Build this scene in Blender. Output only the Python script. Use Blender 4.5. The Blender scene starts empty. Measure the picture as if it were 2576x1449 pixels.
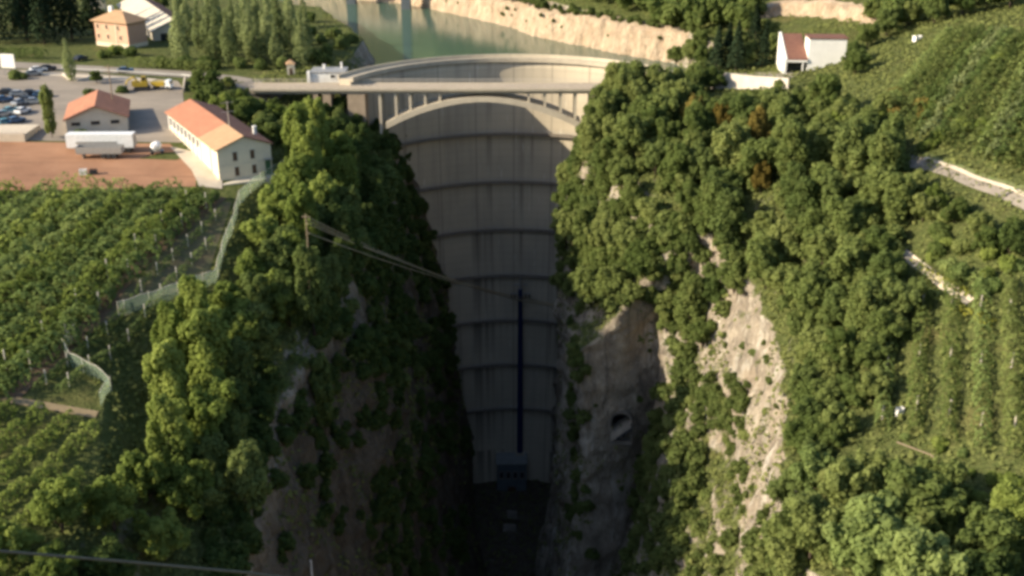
import bpy, bmesh, math, random
import numpy as np
from mathutils import Vector, Matrix, noise
from mathutils.bvhtree import BVHTree
R = math.radians
scene = bpy.context.scene
col = scene.collection

# ------------------------------------------------------------------ camera, sky, sun, exposure
CAM_Z, PITCH, FPX = 60.0, 22.0, 2900.0            # focal length in units of a 2576 px wide frame
cam = bpy.data.cameras.new('camera'); cam_ob = bpy.data.objects.new('camera', cam); col.objects.link(cam_ob)
cam_ob.location = (0, 0, CAM_Z); cam_ob.rotation_euler = (R(90 - PITCH), 0, 0)
cam.sensor_width = 36; cam.lens = 36 * FPX / 2576; cam.clip_start = 0.5; cam.clip_end = 5000
scene.camera = cam_ob
SUN_EL, SUN_TURN = 26.0, 15.0                     # sun low on the left, a little on the camera's side
to_sun = Vector((-math.cos(R(SUN_EL)) * math.cos(R(SUN_TURN)), -math.cos(R(SUN_EL)) * math.sin(R(SUN_TURN)), math.sin(R(SUN_EL))))
sl = bpy.data.lights.new('sun', 'SUN'); sl.energy = 4.6; sl.angle = R(0.6); sl.color = (1.0, 0.87, 0.66)
so = bpy.data.objects.new('sun', sl); col.objects.link(so); so.location = (-100, 0, 200)
so.rotation_euler = to_sun.to_track_quat('Z', 'Y').to_euler()
w = bpy.data.worlds.new('World'); scene.world = w; w.use_nodes = True
nt = w.node_tree; nt.nodes.clear()
sky = nt.nodes.new('ShaderNodeTexSky'); sky.sky_type = 'NISHITA'; sky.sun_disc = False
sky.sun_elevation = R(SUN_EL); sky.sun_rotation = math.atan2(to_sun.x, to_sun.y); sky.altitude = 500; sky.dust_density = 2.0
bg = nt.nodes.new("ShaderNodeBackground"); bg.inputs[1].default_value = 0.125
wo = nt.nodes.new("ShaderNodeOutputWorld"); nt.links.new(sky.outputs[0], bg.inputs[0]); nt.links.new(bg.outputs[0], wo.inputs[0])
vs = scene.view_settings; vs.view_transform = 'Standard'; vs.look = 'None'; vs.exposure = 1.0; vs.gamma = 1.0
scene.cycles.filter_width = 3.5
scene.cycles.max_bounces = 5; scene.cycles.diffuse_bounces = 2; scene.cycles.glossy_bounces = 2; scene.cycles.transmission_bounces = 2

_c, _s = math.cos(R(PITCH)), math.sin(R(PITCH))
def ray(x, y):
    a = (x - 1288) / FPX; b = (724 - y) / FPX
    return Vector((a, _c + _s * b, -_s + _c * b))
def atz(x, y, z):
    d = ray(x, y); t = (z - CAM_Z) / d.z
    return Vector((0, 0, CAM_Z)) + d * t
def aty(x, y, Y):
    d = ray(x, y); return Vector((0, 0, CAM_Z)) + d * (Y / d.y)

# ------------------------------------------------------------------ tagging helpers
def tag(o, label=None, cat=None, group=None, kind=None):
    if label: o['label'] = label
    if cat: o['category'] = cat
    if group: o['group'] = group
    if kind: o['kind'] = kind
    return o
def empty(name, loc, rz=0.0, label=None, cat=None, group=None):
    o = bpy.data.objects.new(name, None); col.objects.link(o); o.location = loc; o.rotation_euler = (0, 0, rz)
    o.empty_display_size = 0.5
    return tag(o, label, cat, group)
def copy_tree(o, parent=None):
    c = o.copy(); col.objects.link(c); c.parent = parent
    for ch in o.children: copy_tree(ch, c)
    return c

class MB:
    def __init__(s): s.v = []; s.f = []
    def add(s, vs_, fs_):
        n = len(s.v); s.v += [tuple(p) for p in vs_]; s.f += [tuple(i + n for i in f) for f in fs_]; return s
    def box(s, x0, x1, y0, y1, z0, z1, rz=0, piv=(0, 0)):
        p = [(x0, y0, z0), (x1, y0, z0), (x1, y1, z0), (x0, y1, z0), (x0, y0, z1), (x1, y0, z1), (x1, y1, z1), (x0, y1, z1)]
        if rz:
            cs, sn = math.cos(rz), math.sin(rz)
            p = [(piv[0] + (a - piv[0]) * cs - (b - piv[1]) * sn, piv[1] + (a - piv[0]) * sn + (b - piv[1]) * cs, c) for a, b, c in p]
        return s.add(p, [(3, 2, 1, 0), (4, 5, 6, 7), (0, 1, 5, 4), (1, 2, 6, 5), (2, 3, 7, 6), (3, 0, 4, 7)])
    def hexa(s, bot, top):
        n = len(bot)
        fs = [tuple(range(n - 1, -1, -1)), tuple(range(n, 2 * n))] + [(i, (i + 1) % n, n + (i + 1) % n, n + i) for i in range(n)]
        return s.add(list(bot) + list(top), fs)
    def prism(s, poly, y0, y1):                    # polygon in xz, extruded along y
        n = len(poly)
        return s.add([(x, y0, z) for x, z in poly] + [(x, y1, z) for x, z in poly],
                     [tuple(range(n)), tuple(range(2 * n - 1, n - 1, -1))] + [((i + 1) % n, i, n + i, n + (i + 1) % n) for i in range(n)])
    def tube(s, pts, rad, n=6, caps=True):
        pts = [Vector(p) for p in pts]; rr = rad if isinstance(rad, (list, tuple)) else [rad] * len(pts)
        rings = []
        for i, p in enumerate(pts):
            d = (pts[min(i + 1, len(pts) - 1)] - pts[max(i - 1, 0)]).normalized()
            a = d.cross(Vector((0, 0, 1)));
            if a.length < 1e-3: a = d.cross(Vector((1, 0, 0)))
            a.normalize(); b = d.cross(a)
            rings.append([p + (a * math.cos(k * 2 * math.pi / n) + b * math.sin(k * 2 * math.pi / n)) * rr[i] for k in range(n)])
        vs_ = [q for r_ in rings for q in r_]; fs = []
        for i in range(len(pts) - 1):
            for k in range(n):
                fs.append((i * n + k, i * n + (k + 1) % n, (i + 1) * n + (k + 1) % n, (i + 1) * n + k))
        if caps: fs += [tuple(range(n - 1, -1, -1)), tuple((len(pts) - 1) * n + k for k in range(n))]
        return s.add(vs_, fs)
    def build(s, name, m, parent=None, loc=None, rz=0.0, smooth=False, fix=True):
        me = bpy.data.meshes.new(name); me.from_pydata(s.v, [], s.f)
        if fix:
            b = bmesh.new(); b.from_mesh(me); bmesh.ops.recalc_face_normals(b, faces=b.faces[:]); b.to_mesh(me); b.free()
        if smooth: me.polygons.foreach_set('use_smooth', [True] * len(me.polygons))
        if m: me.materials.append(m)
        o = bpy.data.objects.new(name, me); col.objects.link(o)
        if parent: o.parent = parent
        if loc is not None: o.location = loc; o.rotation_euler = (0, 0, rz)
        return o

# ------------------------------------------------------------------ materials
class N:
    def __init__(s, name):
        s.m = bpy.data.materials.new(name); s.m.use_nodes = True; s.t = s.m.node_tree; s.t.nodes.clear()
        s.out = s.t.nodes.new('ShaderNodeOutputMaterial')
    def n(s, typ, **kw):
        o = s.t.nodes.new('ShaderNode' + typ)
        for k, v in kw.items():
            if k in o.inputs: s.set(o.inputs[k], v)
            else: setattr(o, k, v)
        return o
    def set(s, inp, v):
        if isinstance(v, bpy.types.NodeSocket): s.t.links.new(v, inp)
        else:
            if inp.type == 'RGBA' and len(v) == 3: v = (*v, 1)
            inp.default_value = v
    def noise(s, vec, scale, detail=4, rough=.55, stretch=None):
        if stretch:
            mp = s.n('Mapping'); s.set(mp.inputs[0], vec); mp.inputs['Scale'].default_value = stretch; vec = mp.outputs[0]
        o = s.n('TexNoise', Scale=scale, Detail=detail, Roughness=rough); s.set(o.inputs['Vector'], vec); return o.outputs[0]
    def ramp(s, f, lo, hi):
        o = s.n('MapRange', clamp=True); s.set(o.inputs[0], f); o.inputs[1].default_value = lo; o.inputs[2].default_value = hi; return o.outputs[0]
    def mix(s, f, a, b, blend='MIX'):
        o = s.n('Mix', data_type='RGBA', blend_type=blend); s.set(o.inputs[0], f); s.set(o.inputs[6], a); s.set(o.inputs[7], b); return o.outputs[2]
    def math(s, op, a, b=0.0):
        o = s.n('Math', operation=op); s.set(o.inputs[0], a); s.set(o.inputs[1], b); return o.outputs[0]
    def coords(s, which='Object'): return s.n('TexCoord').outputs[which]
    def finish(s, colour, rough=.85, bump=None, dist=.1, strength=.6, spec=.3, metal=0.0, **kw):
        b = s.n('BsdfPrincipled', Roughness=rough, Metallic=metal)
        b.inputs['Specular IOR Level'].default_value = spec
        s.set(b.inputs['Base Color'], colour)
        if bump is not None:
            bu = s.n('Bump', Strength=strength, Distance=dist); s.set(bu.inputs['Height'], bump); s.t.links.new(bu.outputs[0], b.inputs['Normal'])
        for k, v in kw.items(): s.set(b.inputs[k], v)
        s.t.links.new(b.outputs[0], s.out.inputs[0]); return s.m
def surf(name, c1, c2, scale=1.0, rough=.85, bump=.05, stretch=None, metal=0.0, spec=.3):
    m = N(name); v = m.coords(); f = m.noise(v, scale, 5, .6, stretch); f2 = m.noise(v, scale * 6, 3)
    c = m.mix(m.ramp(f, .3, .7), c1, c2); c = m.mix(m.math('MULTIPLY', m.ramp(f2, .45, .75), .25), c, tuple(x * .6 for x in c1))
    return m.finish(c, rough, f2, bump, .5, spec, metal)
def paint(name, c, rough=.5, metal=0.0):
    m = N(name); f = m.noise(m.coords(), 2.5, 4)
    return m.finish(m.mix(m.ramp(f, .35, .8), c, tuple(x * .72 for x in c)), rough, metal=metal, spec=.4)
def leaf(name, dark, light, alt, trans=.3):
    m = N(name); a = m.n('Attribute', attribute_name='tint'); oi = m.n('ObjectInfo')
    f = m.noise(m.coords(), .9, 2)
    c = m.mix(a.outputs['Fac'], dark, light)
    c = m.mix(m.math('MULTIPLY', m.ramp(f, .5, .7), .5), c, alt)
    c = m.mix(m.ramp(oi.outputs['Random'], 0.0, 1.0), c, m.mix(.6, c, alt))
    hs = m.n('HueSaturation'); m.set(hs.inputs['Color'], c)
    m.set(hs.inputs['Value'], m.math('ADD', m.math('MULTIPLY', oi.outputs['Random'], .6), .72))
    d = m.n('BsdfDiffuse'); m.set(d.inputs[0], hs.outputs[0]); t = m.n('BsdfTranslucent'); m.set(t.inputs[0], m.mix(.35, hs.outputs[0], light))
    x = m.n('MixShader', Fac=trans); m.t.links.new(d.outputs[0], x.inputs[1]); m.t.links.new(t.outputs[0], x.inputs[2])
    m.t.links.new(x.outputs[0], m.out.inputs[0]); return m.m

M = {}
M['leaf_olive'] = leaf('leaves_olive', (0.103, 0.152, 0.042), (0.184, 0.240, 0.070), (0.200, 0.206, 0.072), .48)
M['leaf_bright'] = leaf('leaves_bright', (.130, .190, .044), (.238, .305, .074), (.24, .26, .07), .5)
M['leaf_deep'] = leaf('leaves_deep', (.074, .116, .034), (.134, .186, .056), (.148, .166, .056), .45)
M['leaf_poplar'] = leaf('leaves_poplar', (.11, .150, .052), (.23, .275, .11), (.22, .24, .11), .4)
M['leaf_rust'] = leaf('leaves_rust', (.13, .105, .025), (.225, .165, .042), (.17, .15, .045))
M['leaf_yellow'] = leaf('leaves_yellow', (.15, .16, .03), (.32, .30, .05), (.24, .26, .05))
M['leaf_vine'] = leaf('leaves_vine', (0.108, 0.167, 0.049), (0.221, 0.297, 0.095), (0.227, 0.248, 0.086), .45)
M['needle'] = leaf('needles_dark', (.014, .026, .015), (.038, .056, .028), (.03, .045, .022), .15)
M['leaf_scrub'] = leaf('leaves_scrub', (0.071, 0.109, 0.032), (0.144, 0.190, 0.057), (0.161, 0.167, 0.057), .4)
M['bark'] = surf('bark', (.09, .065, .045), (.05, .036, .026), 3, .95, .05, (1, 1, .3))
M['asphalt_tan'] = surf('bridge_asphalt', (.40, .325, .24), (.33, .27, .20), .25, .9, .01)
M['asphalt'] = surf('asphalt', (.27, .235, .19), (.21, .18, .15), .25, .9, .01)
M['yard'] = surf('yard_asphalt', (.29, .245, .195), (.19, .162, .132), .16, .9, .01, (.35, 1, 1))
M['pale'] = surf('pale_paving', (.55, .47, .36), (.42, .36, .28), .2, .9, .01)
def dirt_mat():
    m = N('red_dirt'); p = m.coords('Object'); f = m.noise(p, .10, 5); t = m.noise(p, .55, 4, .6, (.10, 1, 1)); g = m.noise(p, 1.6, 4)
    c = m.mix(m.ramp(f, .3, .7), (.34, .185, .11), (.235, .125, .075)); c = m.mix(m.math('MULTIPLY', m.ramp(t, .52, .68), .5), c, (.17, .09, .055))
    c = m.mix(m.math('MULTIPLY', m.ramp(g, .55, .75), .35), c, (.42, .28, .18)); return m.finish(c, .95, t, .08, .5, .1)
M['dirt'] = dirt_mat()
M['verge'] = surf('grass_verge', (.10, .14, .045), (.15, .14, .06), .5, .95, .05)
M['soil_green'] = surf('weedy_soil', (.10, .11, .045), (.13, .095, .055), .5, .95, .08)
M['soil_pale'] = surf('pale_soil', (.30, .22, .13), (.22, .17, .09), .6, .95, .05)
M['soil'] = surf('brown_soil', (.15, .095, .06), (.11, .08, .045), .6, .95, .05)
M['tile'] = surf('orange_tile', (.40, .175, .10), (.31, .135, .08), .8, .85, .04, (1, .3, 1))
M['tile_tan'] = surf('tan_tile', (.42, .27, .15), (.34, .21, .12), .8, .85, .04)
M['tile_brown'] = surf('brown_tile', (.20, .095, .065), (.15, .07, .05), .8, .85, .04)
M['plaster'] = surf('cream_plaster', (.72, .62, .46), (.60, .52, .39), .35, .9, .01)
M['plaster_grey'] = surf('grey_plaster', (.60, .54, .43), (.50, .44, .35), .35, .9, .01)
M['pale_roof'] = surf('pale_roofing', (.52, .47, .38), (.44, .39, .31), .5, .9, .02)
M['salmon'] = surf('salmon_plaster', (.60, .36, .25), (.52, .31, .21), .5, .9, .01)
M['white_wall'] = surf('white_wall', (.80, .78, .73), (.70, .68, .63), .4, .85, .01)
M['white'] = paint('white_paint', (.80, .80, .78), .4)
M['grey_metal'] = paint('grey_metal', (.36, .35, .33), .5, .3)
M['dark'] = paint('dark_rubber', (.03, .03, .032), .7)
M['glass'] = paint('window_glass', (.03, .035, .04), .15)
M['shutter'] = paint('brown_shutter', (.09, .045, .025), .6)
M['green_door'] = paint('green_door', (.06, .13, .06), .6)
M['yellow'] = paint('machine_yellow', (.42, .29, .03), .45)
M['blue_steel'] = paint('blue_steel', (.012, .022, .085), .5)
M['wire'] = paint('cable_wire', (.28, .235, .15), .6)
M['wire_dark'] = paint('dark_cable', (.10, .085, .055), .6)
M['wood'] = surf('weathered_wood', (.30, .23, .16), (.20, .15, .10), 3, .9, .03, (1, 1, .2))
M['post'] = surf('concrete_post', (.60, .54, .45), (.48, .43, .36), 2, .9, .01)
M['masonry'] = surf('tan_masonry', (.40, .31, .22), (.30, .23, .16), .8, .9, .05)
M['bridge'] = surf('bridge_concrete', (.47, .41, .31), (.36, .31, .24), .35, .9, .03, (1, 1, .5))
# netting: thin woven strands with real gaps
def net_mat():
    m = N('green_netting'); v = m.coords('Object')
    d = m.n('BsdfDiffuse'); m.set(d.inputs[0], (.36, .46, .33)); t = m.n('BsdfTranslucent'); m.set(t.inputs[0], (.36, .46, .33))
    x = m.n('MixShader', Fac=.4); m.t.links.new(d.outputs[0], x.inputs[1]); m.t.links.new(t.outputs[0], x.inputs[2])
    tr = m.n('BsdfTransparent'); y = m.n('MixShader', Fac=.40); m.t.links.new(tr.outputs[0], y.inputs[1]); m.t.links.new(x.outputs[0], y.inputs[2])
    m.t.links.new(y.outputs[0], m.out.inputs[0]); return m.m
M['net'] = net_mat()
def dam_mat():
    m = N('dam_concrete'); uv = m.coords('UV'); sx = m.n('SeparateXYZ'); m.set(sx.inputs[0], uv); U, V = sx.outputs[0], sx.outputs[1]
    big = m.noise(uv, .06, 4); streak = m.noise(uv, .5, 5, .6, (1, .045, 1)); fine = m.noise(uv, 1.4, 4)
    c = m.mix(m.ramp(big, .3, .7), (.52, .445, .33), (.41, .355, .27))
    c = m.mix(m.math('MULTIPLY', m.ramp(streak, .50, .78), .55), c, (.27, .235, .19))
    c = m.mix(m.math('MULTIPLY', m.ramp(m.noise(uv, 1.1, 3, .5, (1, .1, 1)), .64, .74), .55), c, (.70, .66, .56))
    j = m.math('FRACT', m.math('DIVIDE', U, 11.0)); j = m.math('LESS_THAN', m.math('ABSOLUTE', m.math('SUBTRACT', j, .5)), .018)
    l = m.math('FRACT', m.math('DIVIDE', V, 2.05)); l = m.math('LESS_THAN', m.math('ABSOLUTE', m.math('SUBTRACT', l, .5)), .035)
    c = m.mix(m.math('MULTIPLY', j, .45), c, (.15, .13, .11)); c = m.mix(m.math('MULTIPLY', l, .22), c, (.2, .175, .145))
    # long dark seepage stains that start below a walkway and thin out downwards
    fv = m.math('FRACT', m.math('DIVIDE', m.math('ADD', V, 20.8), 14.2))
    st = m.ramp(m.noise(uv, .42, 2, .5, (1, .012, 1)), .56, .66)
    c = m.mix(m.math('MULTIPLY', st, m.math('MULTIPLY', m.ramp(fv, .0, .9), .75)), c, (.12, .105, .085))
    return m.finish(c, .9, fine, .06, .5, .2)
M['dam'] = dam_mat()
def terrain_mat():
    m = N('terrain'); p = m.coords('Object'); g = m.n('NewGeometry'); sx = m.n('SeparateXYZ'); m.set(sx.inputs[0], g.outputs['Normal'])
    n1 = m.noise(p, .09, 5); n2 = m.noise(p, .7, 5, .6); n3 = m.noise(p, .5, 6, .65, (1, 1, .16)); n4 = m.noise(p, 2.2, 4, .6, (1, 1, .4))
    vo = m.n('TexVoronoi', feature='DISTANCE_TO_EDGE', Scale=.33); mp = m.n('Mapping'); m.set(mp.inputs[0], m.mix(.25, p, m.n('TexNoise', Scale=.5).outputs[1], 'ADD')); mp.inputs['Scale'].default_value = (1, 1, .55); m.set(vo.inputs['Vector'], mp.outputs[0])
    crack = m.ramp(vo.outputs['Distance'], .0, .09)
    n5 = m.noise(p, .28, 7, .7, (1, 1, .55))
    rock = m.mix(m.ramp(n5, .32, .68), (.24, .20, .155), (.54, .46, .35))
    rock = m.mix(m.math('MULTIPLY', m.ramp(n1, .5, .7), .45), rock, (.40, .30, .20))
    rock = m.mix(m.math('MULTIPLY', m.ramp(n3, .52, .66), .75), rock, (.15, .13, .105))
    n7 = m.noise(p, .42, 5, .6, (1, 1, .10)); rock = m.mix(m.math('MULTIPLY', m.ramp(n7, .54, .66), .7), rock, (.60, .55, .46))
    rock = m.mix(m.math('MULTIPLY', m.ramp(n4, .56, .72), .6), rock, (.62, .55, .44))
    rock = m.mix(m.math('MULTIPLY', m.math('MULTIPLY', m.math('SUBTRACT', 1.0, crack), m.ramp(n1, .42, .6)), .35), rock, (.12, .10, .08))
    at = m.n('Attribute', attribute_name='darkened_rock'); rock = m.mix(m.math('MULTIPLY', at.outputs['Fac'], .74), rock, (.050, .040, .028))  # rock darkened inside the gorge: shade put into its colour
    green = m.mix(m.ramp(n2, .35, .7), (.085, .108, .032), (.15, .165, .055))
    green = m.mix(m.ramp(n1, .55, .75), green, (.175, .16, .06))
    green = m.mix(m.math('MULTIPLY', m.ramp(n4, .55, .8), .5), green, (.13, .085, .05))
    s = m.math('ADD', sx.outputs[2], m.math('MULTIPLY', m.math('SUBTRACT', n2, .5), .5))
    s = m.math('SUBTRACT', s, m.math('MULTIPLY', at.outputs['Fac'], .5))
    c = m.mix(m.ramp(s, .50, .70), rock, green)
    return m.finish(c, .95, m.math('ADD', m.math('ADD', n4, n5), m.math('MULTIPLY', n3, 1.2)), 1.3, 1.0, .1)
M['terrain'] = terrain_mat()
def shore_mat():
    m = N('shore_rock'); p = m.coords('Object')
    n3 = m.noise(p, .5, 6, .65, (1, 1, .2)); n4 = m.noise(p, .25, 4)
    n6 = m.noise(p, .7, 6, .7, (1, 1, .6)); c = m.mix(m.ramp(n3, .3, .7), (.30, .22, .15), (.56, .45, .32)); c = m.mix(m.math('MULTIPLY', m.ramp(n6, .5, .68), .6), c, (.20, .15, .10)); c = m.mix(m.math('MULTIPLY', m.ramp(n4, .5, .7), .5), c, (.45, .31, .2))
    return m.finish(c, .95, m.math('ADD', n3, n6), 1.2, 1.0, .1)
def water_mat():
    m = N('lake_water'); p = m.coords('Object'); f = m.noise(p, .9, 3, .5, (.5, 1, 1)); f2 = m.noise(p, .02, 3)
    c = m.mix(m.ramp(f2, .35, .65), (.045, .092, .070), (.060, .105, .070))
    return m.finish(c, .12, f, .06, .45, .5, IOR=1.33)
M['water'] = water_mat()

# ------------------------------------------------------------------ terrain: one lofted sheet (18 lines running up the valley)
def zl(Y):
    return float(np.interp(Y, [-420, -160, -60, 60, 122, 146, 215, 290, 445, 462, 800], [130, 0, -42, -34, -22.5, -16.3, -6.4, -2, -2, -14, -14]))  # rises behind the camera with the added hill
SEC = {  # Y: points 3..16 (x, z)
 -420: [(x_, 130) for x_ in (-62,-45,-30,-24,-18,-8,8,20,28,36,44,58,74,100)],  # unseen hill behind the camera, added to cut skylight into the gorge
 -160: [(x_, 0) for x_ in (-62,-45,-30,-24,-18,-8,8,20,28,36,44,58,74,100)],  # foot of the added, unseen hill
 -60: [(-62,-42),(-45,-42),(-30,-42),(-24,-43),(-18,-44),(-8,-45),(8,-45),(20,-45),(28,-44),(36,-42),(44,-36),(58,-32),(74,-24),(100,-10)],  # floor raised out of view to close the gorge against skylight
 10: [(-62,-39),(-45,-50),(-30,-60),(-24,-92),(-18,-122),(-8,-143),(8,-143),(20,-110),(28,-74),(36,-56),(44,-34),(58,-27),(74,-20),(100,-7)],
 60: [(-62,-36),(-45,-46),(-30,-56),(-24,-90),(-18,-120),(-8,-142),(8,-142),(20,-108),(28,-70),(36,-52),(44,-30),(58,-24),(74,-17),(100,-4)],
 100: [(-58,-28),(-48,-36),(-33,-44),(-27,-85),(-18,-120),(-8,-140),(8,-140),(20,-95),(26,-60),(36,-47),(42,-25),(56,-20),(72,-13),(100,2)],
 130: [(-55,-23),(-48,-30),(-36,-36),(-30,-72),(-20,-115),(-8,-138),(8,-138),(18,-75),(25,-54),(32,-47),(37,-25),(55,-19),(70,-9),(100,5)],
 150: [(-59,-17.2),(-48,-26),(-38,-31),(-31,-60),(-20,-112),(-8,-137),(9,-137),(19,-72),(27,-54),(35,-46),(40,-23),(56,-17),(70,-7),(100,8)],
 164: [(-67,-15),(-50,-22),(-39,-27),(-31,-56),(-19,-110),(-8,-136),(9,-136),(20,-74),(29,-54),(37,-45),(43,-23),(57,-14),(70,-5),(100,10)],
 182: [(-51,-13.6),(-44,-18),(-36,-24),(-28,-55),(-17,-108),(-8,-135),(14,-135),(24,-78),(32,-52),(41,-43),(46,-21),(60,-10),(74,1),(101,13)],
 198: [(-51.5,-10.5),(-44,-15),(-33,-21),(-25,-52),(-16,-106),(-8,-135),(20,-135),(27,-80),(33,-47),(40,-34),(45.5,-19),(58,-8),(75,3),(102,14)],
 212: [(-52,-8.2),(-43,-13),(-31,-19),(-24,-50),(-15,-105),(-8,-134),(22,-134,6),(28,-82,9),(33,-36,10),(36.5,-28,7),(42,-16,2),(56,-5),(75,4),(103,15)],
 219.5: [(-51,-7.5),(-42,-11.5),(-31,-19),(-23,-52),(-15,-105),(-8,-134),(10,-134,-3),(14.5,-82,-5),(15.5,-40,-6),(25,-29,-1),(36,-15.5),(54.5,-3.5),(74.5,4.5),(103,15.5)],
 224: [(-50.5,-7.2),(-42,-11),(-31,-19),(-23,-52),(-15,-105),(-8,-134),(9,-134),(14,-88),(17,-41),(25,-29),(34,-15),(54,-3),(74,5),(103,16)],
 240: [(-50,-5.6),(-42,-10),(-31,-20),(-22,-56),(-14,-105),(-8,-133),(8,-133),(13,-94),(15,-44),(18.5,-24),(27,-9),(50,-1),(73,4),(104,16)],
 262: [(-56,-6.5),(-43,-11),(-31,-20),(-21,-60),(-13,-105),(-7,-132),(8,-132),(12,-97),(14,-45),(17,-17),(22.5,-5),(45,-1),(72,3),(105,16)],
 280: [(-60,-7.5),(-42,-11),(-31,-20),(-21,-61),(-14,-105),(-11,-131),(12,-131),(13.5,-97),(15.5,-48),(18.5,-17),(27,-6),(47,-1),(73,3),(106,15)],
 292: [(-60,-5.5),(-42,-9.5),(-31,-20),(-21,-62),(-14,-105),(-12,-131),(13.5,-131),(14.5,-97),(16.5,-49),(21.5,-26),(33.5,-8),(49,-.5),(74,3),(107,14.5)],
 300: [(-50,-2.2),(-41,-7),(-30.5,-20),(-20.5,-62),(-13.5,-105),(-12.5,-131),(14.5,-131),(15,-95),(17,-50),(22,-27),(36,-9),(50,0),(75,3),(108,14)],
 322: [(-47,-2),(-43,-6),(-31,-21),(-20.5,-63),(-13.5,-106),(-12.5,-131),(14.5,-131),(15,-95),(17,-50),(22,-27),(40,-11),(54,0),(78,4),(110,14)],
 330: [(-46,-2),(-43,-7),(-42,-14),(-34,-40),(-28,-60),(-10,-60),(10,-60),(30,-60),(46,-35),(55,-14),(57,-9),(60,0),(82,5),(115,14)],
 358: [(-46,-2),(-44,-8),(-42,-14),(-38,-30),(-30,-40),(-20,-40),(10,-40),(30,-40),(45,-25),(50,-11),(52,-8),(55,1),(85,7),(120,18)],
 380: [(-53,-2),(-51,-8),(-49,-14),(-44,-30),(-36,-40),(-26,-40),(-5,-40),(10,-40),(25,-25),(29,-11),(31,-8),(36,1),(70,9),(115,22)],
 400: [(-61,-2),(-59,-8),(-57,-14),(-52,-30),(-44,-40),(-34,-40),(-20,-40),(-8,-30),(8,-20),(13,-11),(15,-8),(21,2),(60,12),(110,26)],
 425: [(-69,-2),(-67,-8),(-65,-14),(-60,-30),(-52,-40),(-42,-40),(-30,-40),(-20,-30),(-5,-20),(0,-11),(2,-8),(8,2),(50,14),(105,30)],
 450: [(-80,-6),(-78,-10),(-76,-16),(-72,-30),(-66,-40),(-60,-40),(-50,-40),(-40,-30),(-24,-20),(-18,-11),(-16,-8),(-9,3),(40,16),(100,34)],
 480: [(-150,-14),(-148,-16),(-145,-20),(-140,-30),(-120,-40),(-100,-40),(-80,-40),(-60,-30),(-44,-20),(-40,-11),(-38,-8),(-28,4),(30,20),(95,40)],
 520: [(-260,-14),(-258,-16),(-255,-20),(-240,-30),(-200,-40),(-180,-40),(-150,-40),(-120,-30),(-106,-20),(-100,-11),(-98,-8),(-80,6),(0,30),(80,55)],
 700: [(-300,-14),(-298,-16),(-295,-20),(-290,-30),(-285,-40),(-280,-40),(-275,-40),(-270,-30),(-265,-20),(-260,-11),(-258,-8),(-230,20),(-100,80),(60,120)],
}
YK = sorted(SEC)
SECA = {k: np.array([q if len(q) == 3 else (*q, 0.0) for q in v], float) for k, v in SEC.items()}
def section(Y):
    i = max(0, min(len(YK) - 2, int(np.searchsorted(YK, Y, side='right')) - 1))
    f = (Y - YK[i]) / (YK[i + 1] - YK[i]); f = f * f * (3 - 2 * f) * .5 + f * .5
    p = SECA[YK[i]] * (1 - f) + SECA[YK[i + 1]] * f
    x3 = p[0, 0]
    z0 = zl(Y)
    left = [(min(-450, x3 - 150), z0 + 6, 0), (min(-170, x3 - 80), z0 + 1, 0), (x3 - 12, z0 + .1, 0)]
    right = [(300, p[-1, 1] + 42, 0)]
    return np.vstack([left, p, right])
SEGN = [40, 30, 24, 12, 20, 52, 52, 24, 12, 34, 56, 26, 34, 22, 20, 24, 60]
ROUGH = [0, 0, 0, 0, .5, 1, 1, .8, .3, .8, 1, 1, .9, .9, .35, .15, .15, 1.0]
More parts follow.
